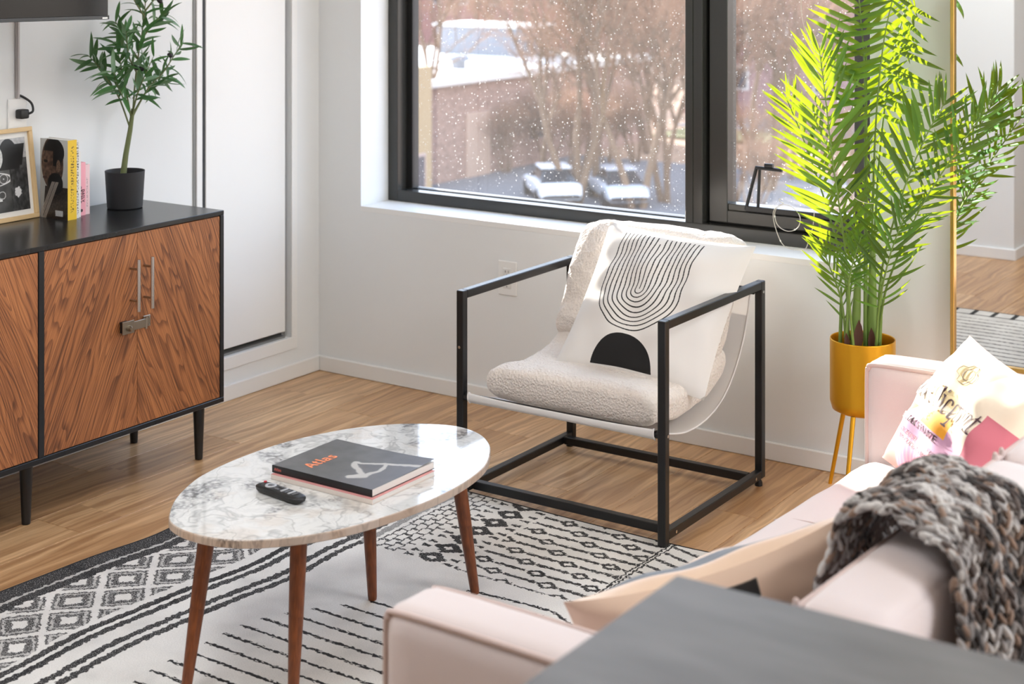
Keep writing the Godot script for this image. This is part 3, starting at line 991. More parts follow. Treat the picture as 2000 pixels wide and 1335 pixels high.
# ---------------------------------------------------------------- coffee table
func build_coffee_table():
	var c := Vector3(1.607, 0, 1.813)
	var t := thing("coffee_table", "egg-shaped coffee table with marbled top on four splayed wooden legs", "coffee table", c)
	var e1 := Vector3(0.087, 0, -0.996)
	var e2 := Vector3(-0.996, 0, -0.087)
	var raw := [[-0.381, 0.113], [-0.316, 0.175], [-0.242, 0.223], [-0.163, 0.259], [-0.035, 0.285], [0.11, 0.290], [0.233, 0.268], [0.337, 0.228], [0.424, 0.166], [0.485, 0.082], [0.503, 0.02], [0.49, -0.05], [0.451, -0.112], [0.404, -0.158], [0.325, -0.212], [0.242, -0.245], [0.134, -0.268], [0.025, -0.275], [-0.107, -0.265], [-0.215, -0.24], [-0.296, -0.2], [-0.361, -0.147], [-0.398, -0.097], [-0.415, -0.048], [-0.421, 0.006], [-0.416, 0.049], [-0.404, 0.082]]
	var n := raw.size()
	var ring := []
	for i in n:   # smooth closed curve
		for s in 4:
			var f := s / 4.0
			var p := []
			for q in [-1, 0, 1, 2]: p.append(Vector2(raw[posmod(i + q, n)][0], raw[posmod(i + q, n)][1]))
			ring.append(0.5 * (2.0 * p[1] + (p[2] - p[0]) * f + (2.0 * p[0] - 5.0 * p[1] + 4.0 * p[2] - p[3]) * f * f + (3.0 * p[1] - p[0] - 3.0 * p[2] + p[3]) * f * f * f))
	var at := func(p: Vector2, k: float, y: float) -> Vector3:
		var o := e1 * p.x * k + e2 * p.y * k
		return Vector3(o.x, y, o.z)
	var m := ring.size()
	var st := fresh()
	for i in m:
		var a: Vector2 = ring[i]; var b: Vector2 = ring[(i + 1) % m]
		var va: Vector3 = at.call(a, 0.994, 0.39); var vb: Vector3 = at.call(b, 0.994, 0.39); var vo := Vector3(0, 0.39, 0)
		for e in [[vo, Vector2.ZERO], [va, a], [vb, b]]:
			st.set_normal(Vector3.UP)
			st.set_uv(Vector2(e[1].x / 1.0 + 0.5, e[1].y / 0.63 + 0.5))
			st.add_vertex(e[0])
	var top := put(t, "tabletop", st.commit(), M.marble)
	var st2 := fresh()
	var prof := [[0.994, 0.39], [0.999, 0.3885], [1.0, 0.386], [1.0, 0.373], [0.994, 0.371], [0.0, 0.371]]
	for i in m:
		var a: Vector2 = ring[i]; var b: Vector2 = ring[(i + 1) % m]
		for j in prof.size() - 1:
			var u0 := float(i) / m * 3.0; var u1 := float(i + 1) / m * 3.0
			quad(st2, at.call(a, prof[j][0], prof[j][1]), at.call(b, prof[j][0], prof[j][1]), at.call(b, prof[j + 1][0], prof[j + 1][1]), at.call(a, prof[j + 1][0], prof[j + 1][1]), [Vector2(u0, j * 0.2), Vector2(u1, j * 0.2), Vector2(u1, j * 0.2 + 0.2), Vector2(u0, j * 0.2 + 0.2)])
	put(t, "tabletop_edge", st2.commit(), M.marble_edge, Vector3.ZERO, "tan veined edge band")
	for f in [[1.511, 2.181], [1.738, 2.085], [1.536, 1.564], [1.728, 1.390]]:
		var foot := Vector3(f[0], 0.0072, f[1])
		var cc := Vector3(1.607, 0, 1.80)
		var tp := foot + (cc - foot) * 0.15
		tp.y = 0.371
		put(t, "leg", tube([foot - c, foot.lerp(tp, 0.02) - c, foot.lerp(tp, 0.5) - c, tp - c], [0.0105, 0.0115, 0.0165, 0.0195], 20), M.leg_wood)

# ---------------------------------------------------------------- sling chair
func build_sling_chair():
	var x0 := 1.285
	var x1 := 1.987
	var z0 := 0.222
	var z1 := 0.862
	var h := 0.622
	var s := 0.0245
	var t := thing("sling_chair", "black square-tube lounge chair with white fabric sling", "chair", Vector3((x0 + x1) / 2, 0, (z0 + z1) / 2))
	var c := t.position
	var lo := func(x, y, z): return Vector3(x, y, z) - c
	var bar := func(called: String, a: Vector3, b: Vector3): return put(t, called, box(a - c, b - c, 0.002), M.black_metal)
	for x in [x0, x1 - s]:
		bar.call("front_post", Vector3(x, 0.008, z1 - s), Vector3(x + s, h, z1))
		bar.call("rear_post", Vector3(x, 0.022, z0), Vector3(x + s, h, z0 + s))
		bar.call("arm_rail", Vector3(x, h - s, z0 + s), Vector3(x + s, h, z1 - s))
		bar.call("floor_rail", Vector3(x, 0.022, z0 + s), Vector3(x + s, 0.022 + s, z1 - s))
		put(t, "glide", tube([lo.call(x + s / 2, 0.0, z0 + 0.022), lo.call(x + s / 2, 0.010, z0 + 0.022), lo.call(x + s / 2, 0.022, z0 + 0.022)], [0.012, 0.012, 0.006], 14), M.black_plastic)
	bar.call("cross_rail", Vector3(x0 + s, 0.022, z1 - 0.075), Vector3(x1 - s, 0.022 + s, z1 - 0.075 + s))
	bar.call("cross_rail", Vector3(x0 + s, 0.022, z0 + 0.055), Vector3(x1 - s, 0.022 + s, z0 + 0.055 + s))
	# round bars carrying the sling
	var fb := [Vector2(z1 - 0.013, 0.308), Vector2(z0 + 0.03, 0.592)]
	for b in fb:
		put(t, "sling_bar", tube([lo.call(x0 + s, b.y, b.x), lo.call(x1 - s, b.y, b.x)], 0.011, 14), M.black_metal)
	# bolts
	for b in [Vector3(x1, 0.308, z1 - 0.013), Vector3(x1, 0.034, z1 - 0.062), Vector3(x1, 0.034, z0 + 0.068), Vector3(x1, 0.59, z0 + 0.016)]:
		put(t, "bolt", tube([b - c - Vector3(0.001, 0, 0), b - c + Vector3(0.002, 0, 0)], [0.0058, 0.0045], 12), M.steel)
	put(t, "bolt", tube([lo.call(x0 + s / 2, 0.455, z1 - 0.001), lo.call(x0 + s / 2, 0.455, z1 + 0.002)], [0.0058, 0.0045], 12), M.steel)
	# sling: hangs from the rear bar to the front bar
	var path := spline([Vector2(z0 + 0.025, 0.606), Vector2(z0 + 0.03, 0.57), Vector2(0.285, 0.47), Vector2(0.345, 0.375), Vector2(0.43, 0.300), Vector2(0.54, 0.262), Vector2(0.66, 0.256), Vector2(0.76, 0.276), Vector2(0.835, 0.303), Vector2(z1 - 0.004, 0.318), Vector2(z1 - 0.001, 0.303), Vector2(z1 - 0.012, 0.294)], 48)
	var sx0 := x0 + 0.045
	var sx1 := x1 - 0.036
	put(t, "sling", grid(func(u, v):
		var p: Vector2 = path[int(round(v * 48))]
		var e := pow(absf(u * 2.0 - 1.0), 3.0)
		return Vector3(lerpf(sx0, sx1, u), p.y + 0.012 * e * sin(v * PI), p.x + 0.004 * e) - c, 24, 48), M.sling, Vector3.ZERO, "white canvas sling")
	var hems := fresh()
	for x in [sx0, sx1]:
		var pts := []
		for i in 49: pts.append(Vector3(x, path[i].y + 0.012 * sin(i / 48.0 * PI), path[i].x + 0.004) - c)
		put(t, "sling_hem", tube(pts, 0.0028, 6), M.sling)
	# fleece pad: seat and back, its own thing
	var cx := (sx0 + sx1) / 2 + 0.01
	var cu := thing("chair_cushion", "cream fleece seat and back cushion lying in the sling chair", "cushion", Vector3(cx, 0, 0.5))
	var sp := []
	for q in [[0.835, 0.350], [0.79, 0.355], [0.70, 0.345], [0.60, 0.345], [0.50, 0.358], [0.43, 0.385], [0.375, 0.43]]: sp.append(Vector2(q[0] - 0.5, q[1]))
	put(cu, "seat_pad", pad(sp, 0.285, 0.058, 90, 96, 0.012, 3), M.sherpa)
	var bp := []
	for q in [[0.445, 0.425], [0.405, 0.47], [0.365, 0.55], [0.325, 0.63], [0.265, 0.695], [0.215, 0.69]]: bp.append(Vector2(q[0] - 0.5, q[1]))
	put(cu, "back_pad", pad(bp, 0.283, 0.062, 90, 96, 0.014, 8), M.sherpa)
	# throw pillow with line print
	M.line_print = mat(Color.WHITE, 0.85)
	M.line_print.albedo_texture = tex(640, 640, func(x, y):
		var u: float = x / 640.0
		var v: float = y / 640.0         # v runs up the pillow
		var base := Color(0.905, 0.89, 0.87)
		var cu_ := 0.44
		var vy := 1.0 - v                # measured from the top edge
		var ink := 0.0
		var dx: float = absf(u - cu_)
		var wv := 0.0022 * sin(vy * 40.0 + u * 23.0)
		if vy > 0.07:
			var r: float = dx if vy < 0.475 else Vector2(dx, vy - 0.475).length()
			r += wv
			var k := r / 0.0305
			var near := roundf(k)
			if near >= 1.0 and near <= 9.0 and absf(k - near) * 0.0305 < 0.0034: ink = 1.0
			if dx < 0.0034 and vy < 0.475 and vy > 0.12: ink = 1.0
		var dome := Vector2((u - 0.45) / 0.205, (vy - 0.965) / 0.19).length()
		if dome < 1.0 and vy < 0.965: ink = 1.0
		return base.lerp(Color(0.085, 0.08, 0.08), ink))
	var tl := Vector3(1.530, 0.727, 0.345); var tr := Vector3(1.965, 0.710, 0.335); var br := Vector3(1.955, 0.375, 0.600); var bl := Vector3(1.528, 0.405, 0.61)
	var pc := (tl + tr + br + bl) / 4.0
	var X := ((tr - tl) + (br - bl)).normalized()
	var Y := ((tl - bl) + (tr - br)).normalized()
	var Z := X.cross(Y).normalized()
	Y = Z.cross(X).normalized()
	var p := thing("throw_pillow", "white square throw pillow printed with black nested arch lines and half disc", "pillow", pc + Z * 0.012)
	p.basis = Basis(X, Y, Z)
	M.line_print.uv1_offset = Vector3.ZERO
	put(p, "printed_front", pillow_mesh(1.0, 0.50, 0.50, 0.15, 0.0, 1), M.line_print)
	put(p, "plain_back", pillow_mesh(-1.0, 0.50, 0.50, 0.11, 0.0, 3), M.white_cloth)

# ---------------------------------------------------------------- planter and palm
func leaf_mesh(width: float, fold: float, droop: float, seg := 7) -> ArrayMesh:
	# one leaf along +y, unit length, folded along the midrib, tip bending towards -z
	var st := fresh()
	var rows := []
	for i in seg + 1:
		var s := float(i) / seg
		var w := width * pow(sin(PI * clampf(0.06 + 0.94 * s, 0, 1)), 0.72) * (1.0 - 0.25 * s)
		if i == seg: w = 0.0005
		var bend := droop * s * s
		var y := s * (1.0 - 0.18 * absf(droop) * s)
		rows.append([Vector3(-w, y, -bend + fold * w), Vector3(0, y, -bend), Vector3(w, y, -bend + fold * w)])
	for i in seg:
		for k in 2:
			var p := [rows[i][k], rows[i + 1][k], rows[i + 1][k + 1], rows[i][k + 1]]
			for e in [0, 1, 2, 0, 2, 3]:
				st.set_smooth_group(0)
				st.set_uv(Vector2(p[e].x, p[e].y))
				st.add_vertex(p[e])
	st.generate_normals()
	return st.commit()
func build_planter_and_palm():
	var c := Vector3(2.28, 0, 0.175)
	var pl := thing("planter", "brass-coloured round planter pot on slim splayed legs by the wall", "planter", c)
	var r := 0.096
	put(pl, "pot", lathe([Vector2(0, 0.258), Vector2(r * 0.72, 0.258), Vector2(r * 0.93, 0.268), Vector2(r, 0.292), Vector2(r, 0.474), Vector2(r - 0.001, 0.477), Vector2(r - 0.004, 0.475), Vector2(r - 0.005, 0.45), Vector2(r - 0.006, 0.30), Vector2(0, 0.29)], 56), M.gold)
	for a in [3.62, 5.7, 1.55]:
		var d := Vector3(cos(a), 0, sin(a))
		put(pl, "leg", tube([d * 0.148, d * 0.145 + Vector3(0, 0.01, 0), d * 0.078 + Vector3(0, 0.262, 0)], [0.0055, 0.006, 0.0075], 12), M.gold)
	var soil := mat(rgb8(58, 44, 34), 0.95)
	put(pl, "soil", lathe([Vector2(0, 0.425), Vector2(r - 0.0065, 0.42)], 32), soil)

	M.palm = []
	for k in 4:
		var m := mat([rgb8(54, 108, 42), rgb8(42, 90, 38), rgb8(70, 124, 48), rgb8(34, 76, 36)][k], 0.42)
		m.backlight_enabled = true
		m.backlight = Color(0.56, 0.62, 0.07)
		M.palm.append(m)
	M.palm_stem = mat(rgb8(122, 150, 72), 0.5)
	M.sheath = mat(rgb8(92, 58, 44), 0.6)
	var palm := thing("palm", "tall artificial palm with bright green feather fronds in brass planter", "potted plant", c + Vector3(0, 0.425, 0))
	var o := palm.position
	# thick stalks in the pot
	for q in [[1668, 690, 1676, 520, 0.0145], [1702, 690, 1704, 470, 0.015], [1640, 690, 1643, 560, 0.006], [1690, 700, 1691, 90, 0.0065], [1717, 690, 1722, 540, 0.006]]:
		var a := at_depth(q[0], q[1], 4.68); a.y = 0.42
		var b := at_depth(q[2], q[3], 4.68)
		put(palm, "stalk", tube([a - o, a.lerp(b, 0.5) - o + Vector3(0.002, 0, 0.002), b - o], [q[4], q[4] * 0.9, q[4] * 0.55], 12), M.palm_stem)
	for q in [[1672, 690, 1677, 622], [1701, 690, 1701, 638], [1655, 690, 1652, 648]]:
		var a := at_depth(q[0], q[1], 4.655); a.y = 0.44
		var b := at_depth(q[2], q[3], 4.655)
		var leaf := put(palm, "sheath", leaf_mesh(0.17, 0.8, -0.05, 5), M.sheath, a - o)
		var y := b - a
		leaf.basis = Basis(RIGHT * y.length(), y, -FWD * y.length())
	var shapes := [leaf_mesh(0.050, 0.5, 0.12), leaf_mesh(0.046, 0.55, 0.3), leaf_mesh(0.052, 0.4, -0.05), leaf_mesh(0.048, 0.6, 0.5)]
	# fronds: [points (px, py, depth)], leaf length, pairs, start, angle at base, angle at tip, tilt of the blade towards the lens, droop class
	var fr := [
		[[[1652, 660, 4.66], [1656, 560, 4.64], [1646, 450, 4.6], [1627, 320, 4.58], [1612, 190, 4.56], [1600, 95, 4.56]], 0.185, 27, 0.30, 62, 22, 0.2, [0, 2]],
		[[[1658, 660, 4.68], [1650, 540, 4.7], [1615, 405, 4.71], [1572, 280, 4.71], [1535, 190, 4.70]], 0.145, 20, 0.34, 58, 20, 0.5, [0, 1]],
		[[[1690, 640, 4.68], [1690, 480, 4.68], [1690, 300, 4.66], [1688, 130, 4.63], [1676, -20, 4.6], [1665, -90, 4.58]], 0.19, 22, 0.50, 66, 40, 0.15, [0, 2]],
		[[[1700, 640, 4.68], [1704, 420, 4.66], [1712, 220, 4.62], [1728, 70, 4.58], [1756, -50, 4.54]], 0.20, 21, 0.34, 108, 120, 0.35, [1, 3]],
		[[[1712, 655, 4.64], [1722, 530, 4.58], [1757, 395, 4.5], [1802, 280, 4.46], [1848, 195, 4.43]], 0.17, 23, 0.30, 66, 24, 0.1, [0, 2]],
		[[[1716, 655, 4.66], [1732, 560, 4.6], [1790, 420, 4.5], [1865, 300, 4.42], [1940, 190, 4.36]], 0.135, 18, 0.45, 60, 18, 0.25, [0, 1]],
		[[[1711, 655, 4.62], [1718, 590, 4.57], [1738, 500, 4.5], [1768, 415, 4.46]], 0.14, 14, 0.30, 60, 26, 0.3, [0, 1]],
		[[[1667, 650, 4.60], [1658, 570, 4.56], [1664, 520, 4.54], [1682, 462, 4.52]], 0.08, 15, 0.35, 62, 30, 0.1, [0, 2]],
		[[[1652, 650, 4.66], [1644, 590, 4.66], [1624, 530, 4.64], [1600, 470, 4.62]], 0.115, 10, 0.22, 42, 18, 0.4, [1, 2]],
		[[[1706, 500, 4.69], [1718, 300, 4.68], [1742, 120, 4.66], [1782, -25, 4.62]], 0.13, 16, 0.40, 150, 145, 0.25, [1, 3]],
		[[[1690, 560, 4.72], [1690, 470, 4.72], [1702, 400, 4.71], [1722, 330, 4.69]], 0.105, 13, 0.22, 70, 30, 0.3, [0, 1]],
		[[[1650, 640, 4.70], [1662, 560, 4.72], [1680, 500, 4.73], [1664, 430, 4.74]], 0.10, 10, 0.30, 60, 30, 0.3, [0, 1]],
	]
	var made := 0
	var rest := fresh()
	for f in fr:
		var pts := []
		for q in f[0]: pts.append(at_depth(q[0], q[1], q[2]))
		if pts[0].y < 0.7: pts[0].y = minf(pts[0].y, 0.47)
		var line := spline(pts, 40)
		var rad := []
		for i in 41: rad.append(lerpf(0.0042, 0.0012, i / 40.0))
		var loc := []
		for p in line: loc.append(p - o)
		var frond := put(palm, "frond", tube(loc, rad, 7), M.palm_stem)
		for i in f[2]:
			var s: float = lerpf(f[3], 0.985, float(i) / (f[2] - 1))
			for side in [-1.0, 1.0]:
				var k := int(s * 40)
				var T: Vector3 = (line[mini(k + 1, 40)] - line[maxi(k - 1, 0)]).normalized()
				var N: Vector3 = (-FWD + Vector3(rng.randf_range(-0.25, 0.25), f[6] + rng.randf_range(-0.2, 0.2), rng.randf_range(-0.2, 0.2))).normalized()
				N = (N - T * N.dot(T)).normalized()
				var S: Vector3 = T.cross(N).normalized() * side
				var ang: float = deg_to_rad(lerpf(f[4], f[5], (s - f[3]) / (1.0 - f[3])) + rng.randf_range(-7, 7))
				var D: Vector3 = (T * cos(ang) + S * sin(ang) + N * rng.randf_range(-0.08, 0.16)).normalized()
				var q: float = (s - f[3]) / (1.0 - f[3])
				var L: float = f[1] * (0.55 + 0.45 * sin(PI * clampf(0.12 + q * 0.8, 0, 1))) * rng.randf_range(0.88, 1.08)
				if q > 0.9: L *= 0.8
				var Z: Vector3 = (N - D * N.dot(D)).normalized()
				var X: Vector3 = D.cross(Z)
				var sh: Mesh = shapes[f[7][rng.randi() % 2]]
				var pm: Material = M.palm[rng.randi() % 4]
				if made >= 300:      # the smaller ones deep in the plant, joined
					rest.append_from(sh, 0, Transform3D(Basis(X * L, D * L, Z * L), line[k] - o))
					continue
				var lf := put(frond, "leaflet", sh, pm, line[k] - o)
				lf.basis = Basis(X * L, D * L, Z * L)
				made += 1
	var extra := put(palm, "inner_leaflets", rest.commit(), M.palm[1])
	extra.set_meta("kind", "stuff")

# ---------------------------------------------------------------- mirror, television
func build_mirror():
	var x0 := 2.497
	var x1 := 3.16
	var y0 := 0.404
	var y1 := 1.98
	var t := thing("wall_mirror", "tall wall mirror in a thin gold frame beside the palm", "mirror", Vector3(x0, y0, 0))
	var w := x1 - x0
	var h := y1 - y0
	var b := 0.012
	put(t, "mirror_glass", box(Vector3(b * 0.5, b * 0.5, 0.006), Vector3(w - b * 0.5, h - b * 0.5, 0.022), 0.0), M.mirror)
	put(t, "frame_side", box(Vector3(0, 0, 0.002), Vector3(b, h, 0.034), 0.0015), M.gold_frame)
	put(t, "frame_side", box(Vector3(w - b, 0, 0.002), Vector3(w, h, 0.034), 0.0015), M.gold_frame)
	put(t, "frame_bottom", box(Vector3(b, 0, 0.002), Vector3(w - b, b, 0.034), 0.0015), M.gold_frame)
	put(t, "frame_top", box(Vector3(b, h - b, 0.002), Vector3(w - b, h, 0.034), 0.0015), M.gold_frame)
func build_television():
	# on a swivel arm, turned a little towards the room
	var corner := Vector3(0.40, 1.424, 1.41)
	var t := thing("television", "flat black television on a swivel arm above the sideboard", "television", corner, 0.0)
	t.basis = Basis(Vector3(0.9511, 0, 0.309), Vector3.UP, Vector3(-0.309, 0, 0.9511))
	var w := 0.98
	var h := 0.56
	var screen := mat(rgb8(12, 13, 14), 0.09, 0.0, 0.6)
	put(t, "screen", box(Vector3(-0.006, 0.012, 0.004), Vector3(0.0, h - 0.004, w - 0.004), 0.0), screen)
	put(t, "bezel", box(Vector3(-0.010, 0.0, 0.0), Vector3(0.001, 0.0115, w), 0.001), mat(rgb8(70, 72, 74), 0.2, 0.7), Vector3.ZERO, "dark metal lower bezel")
	put(t, "casing", box(Vector3(-0.035, 0.003, 0.001), Vector3(-0.007, h, w - 0.001), 0.003), M.black_plastic)
	put(t, "badge", box(Vector3(0.0008, 0.002, 0.006), Vector3(0.002, 0.006, 0.022), 0.0), M.steel)
	var inv := t.transform.affine_inverse()
	put(t, "swivel_arm", tube([inv * Vector3(0.012, 1.70, 1.95), inv * Vector3(0.12, 1.70, 1.80), inv * (t.transform * Vector3(-0.04, 0.28, 0.49))], 0.014, 10), M.black_metal)

# ---------------------------------------------------------------- things on the sideboard
func build_sideboard_things():
	var Y := 0.797
	# framed black-and-white photograph leaning on the wall
	var fw := 0.36
	var fh := 0.283
	var f := thing("picture_frame", "pale wood frame holding a black and white car photograph, leaning on wall", "picture frame", Vector3(0.066, Y + 0.001, 1.392))
	f.rotation.z = 0.135
	var pale := mat(rgb8(222, 190, 140), 0.5)
	put(f, "frame_bottom", box(Vector3(-0.02, 0, 0), Vector3(0, 0.014, fw), 0.0015), pale)
	put(f, "frame_top", box(Vector3(-0.02, fh - 0.014, 0), Vector3(0, fh, fw), 0.0015), pale)
	put(f, "frame_side", box(Vector3(-0.02, 0.014, 0), Vector3(0, fh - 0.014, 0.014), 0.0015), pale)
	put(f, "frame_side", box(Vector3(-0.02, 0.014, fw - 0.014), Vector3(0, fh - 0.014, fw), 0.0015), pale)
	put(f, "mount", box(Vector3(-0.014, 0.012, 0.012), Vector3(-0.010, fh - 0.012, fw - 0.012), 0.0), M.paper)
	var pn := noise(5, 0.03)
	var photo := mat(Color.WHITE, 0.35)
	photo.albedo_texture = tex(320, 250, func(x, y):
		# a car nose with round lamps and a bright bumper, dark-coated figures behind
		var v := 0.32 + 0.12 * pn.get_noise_2d(x, y)
		if y < 70: v = 0.72 + 0.1 * pn.get_noise_2d(x * 2.0, y * 2.0)
		if y < 95 and fposmod(x + 0.2 * y, 70.0) < 40.0 and y > 20: v = 0.12
		if Vector2((x - 250) / 42.0, (y - 80) / 80.0).length() < 1.0: v = 0.13
		if Vector2((x - 190) / 38.0, (y - 60) / 50.0).length() < 1.0: v = 0.85 + 0.1 * pn.get_noise_2d(x * 3.0, y * 3.0)
		if y > 105:
			v = 0.2 + 0.1 * pn.get_noise_2d(x * 0.5, y * 0.5) + 0.0012 * (250 - y)
			for lx in [70.0, 120.0, 185.0, 225.0]:
				var d := Vector2(x - lx, y - 135).length()
				if d < 17.0: v = 0.8 if d > 14.0 or d < 3.0 else 0.35
			if absf(Vector2((x - 150) / 105.0, (y - 135) / 26.0).length() - 1.0) < 0.05: v = 0.92
			if absf(y - 205.0) < 6.0 and x < 215: v = 0.9
			if Vector2(x - 215, y - 190).length() < 14.0 and Vector2(x - 215, y - 190).length() > 11.0: v = 0.75
			if x > 250: v = 0.22 + 0.15 * pn.get_noise_2d(x * 2.0, y)
			if Vector2((x - 278) / 16.0, (y - 185) / 22.0).length() < 0.8 + 0.3 * pn.get_noise_2d(x * 4.0, y * 4.0): v = 0.88
		return Color(v, v, v))
	var ph := fresh()
	quad(ph, Vector3(-0.0095, 0.030, fw - 0.026), Vector3(-0.0095, fh - 0.030, fw - 0.026), Vector3(-0.0095, fh - 0.030, 0.026), Vector3(-0.0095, 0.030, 0.026), [Vector2(0, 1), Vector2(0, 0), Vector2(1, 0), Vector2(1, 1)])
	put(f, "photograph", ph.commit(), photo)

	# upright books: [name, label, z near, z far, depth, height, x of spine, spine colour]
	var portrait := mat(Color.WHITE, 0.35)
	var qn := noise(6, 0.04)
	portrait.albedo_texture = tex(200, 320, func(x, y):
		# profile of a head looking left, dark coat and pale scarf, on a light ground
		var g: float = 0.78 - 0.0006 * y
		var c := Color(g, g, g * 0.98)
		var skin: Color = Color(0.36, 0.27, 0.22) * (0.85 + 0.5 * qn.get_noise_2d(x, y) + 0.0022 * (100 - x))
		var dark := Color(0.07, 0.06, 0.06)
		if y > 190 and x > 20 + 0.12 * (320 - y): c = Color(0.16, 0.13, 0.115) * (1.0 + 0.9 * qn.get_noise_2d(x * 2.0, y * 2.0))
		if Vector2((x - 88) / 80.0, (y - 96) / 108.0).length() < 1.0: c = skin
		if Vector2((x - 100) / 74.0, (y - 52) / 56.0).length() < 1.0 and (y < 48 or x > 92): c = dark
		if Vector2((x - 110) / 55.0, (y - 178) / 44.0).length() < 1.0: c = dark
		if Vector2((x - 132) / 15.0, (y - 106) / 25.0).length() < 1.0: c = Color(0.40, 0.31, 0.25) * (1.0 + 0.6 * qn.get_noise_2d(x * 3, y * 3))
		if Vector2((x - 40) / 15.0, (y - 90) / 6.0).length() < 1.0: c = dark
		if Vector2((x - 32) / 14.0, (y - 156) / 6.0).length() < 1.0: c = Color(0.25, 0.16, 0.14)
		var scarf: float = absf((x - 60) + (y - 250) * 0.62)
		if y > 170 and scarf < 26 and fposmod(scarf, 8.0) > 2.5: c = Color(0.62, 0.58, 0.54)
		if x > 110 and x < 165 and y > 284 and y < 308: c = Color(0.9, 0.9, 0.9) if fposmod(x * 1.7 + y * 0.3, 9.0) > 3.0 else Color(0.1, 0.1, 0.1)
		return c)
	var spine_print := func(base: Color, ink: Color, from_: float, to: float, w: float, seed_: int):
		var sn := noise(seed_, 0.4, FastNoiseLite.TYPE_VALUE, 1)
		var m := mat(Color.WHITE, 0.4)
		m.albedo_texture = tex(32, 256, func(x, y):
			var v: float = y / 256.0
			var inside: bool = v > from_ and v < to and absf(x - 16) < w
			return ink if inside and sn.get_noise_2d(x * 0.9, y * 0.8) > 0.05 and fposmod(y, 9.0) > 2.0 else base)
		return m
	var books := [
		["magazine", "yellow-spined magazine with a man's profile portrait on its cover, upright", "magazine", 1.352, 1.387, 0.128, 0.246, 0.188, spine_print.call(rgb8(236, 196, 50), rgb8(120, 92, 22), 0.08, 0.92, 6, 4), portrait],
		["book", "thin book with black and white patterned spine beside the yellow magazine", "book", 1.333, 1.3515, 0.125, 0.240, 0.177, spine_print.call(rgb8(228, 226, 222), rgb8(28, 28, 28), 0.02, 0.95, 12, 5), null],
		["book", "thin white-spined book between patterned book and pink book", "book", 1.3185, 1.3325, 0.12, 0.205, 0.168, mat(rgb8(236, 234, 230), 0.5), null],
		["book", "pink book with dark two-line spine lettering in the upright row", "book", 1.286, 1.318, 0.11, 0.166, 0.152, mat(rgb8(246, 172, 184), 0.5), null],
		["book", "narrow pale pink book at the olive plant end of the row", "book", 1.264, 1.2855, 0.105, 0.157, 0.146, spine_print.call(rgb8(240, 206, 208), rgb8(150, 110, 116), 0.25, 0.85, 4, 7), null],
	]
	for b in books:
		var n := thing(b[0], b[1], b[2], Vector3(b[7], Y, b[3]))
		var th: float = b[4] - b[3]
		var dp: float = b[5]
		var hh: float = b[6]
		put(n, "pages", box(Vector3(-dp + 0.002, 0.0015, 0.0015), Vector3(-0.0015, hh - 0.002, th - 0.0015), 0.0), M.paper)
		var sm: Material = b[8]
		var plain := mat(sm.albedo_color if sm.albedo_texture == null else rgb8(225, 222, 216), 0.45)
		put(n, "back_cover", box(Vector3(-dp, 0, 0), Vector3(-0.001, hh, 0.0015), 0.0), plain)
		var cov := fresh()
		quad(cov, Vector3(-dp, 0, th), Vector3(-dp, hh, th), Vector3(0, hh, th), Vector3(0, 0, th), [Vector2(0, 1), Vector2(0, 0), Vector2(1, 0), Vector2(1, 1)])
		quad(cov, Vector3(-dp, 0, th - 0.0015), Vector3(-dp, hh, th - 0.0015), Vector3(-dp, hh, th), Vector3(-dp, 0, th), [Vector2(0, 1), Vector2(0, 0), Vector2(0, 0), Vector2(0, 1)])
		quad(cov, Vector3(-dp, hh, th), Vector3(-dp, hh, th - 0.0015), Vector3(0, hh, th - 0.0015), Vector3(0, hh, th), [Vector2(0, 0), Vector2(0, 0), Vector2(1, 0), Vector2(1, 0)])
		put(n, "front_cover", cov.commit(), b[9] if b[9] else plain)
		var sp := fresh()
		quad(sp, Vector3(0, 0, th), Vector3(0, hh, th), Vector3(0, hh, 0), Vector3(0, 0, 0), [Vector2(0, 1), Vector2(0, 0), Vector2(1, 0), Vector2(1, 1)])
		quad(sp, Vector3(-0.0015, hh, 0), Vector3(0, hh, 0), Vector3(0, hh, th), Vector3(-0.0015, hh, th), [Vector2(0, 0), Vector2(1, 0), Vector2(1, 0), Vector2(0, 0)])
		put(n, "spine", sp.commit(), sm)
		if b[1].contains("two-line"):
			# lettering runs down the spine
			var dark := mat(rgb8(70, 36, 44), 0.6)
			for l in [["DAILY", 0.010, 0.062], ["ORACLE", 0.0215, 0.066]]:
				var lt := put(n, "lettering", text_mesh(l[0], 0.0145, "Droid Sans", true), dark, Vector3(0.0004, l[2], l[1]))
				lt.basis = Basis(Vector3(0, -1, 0), Vector3(0, 0, -1), Vector3(1, 0, 0))
			put(n, "emblem", tube([Vector3(0, 0.016, 0.016), Vector3(0.0004, 0.016, 0.016)], 0.005, 14), dark)

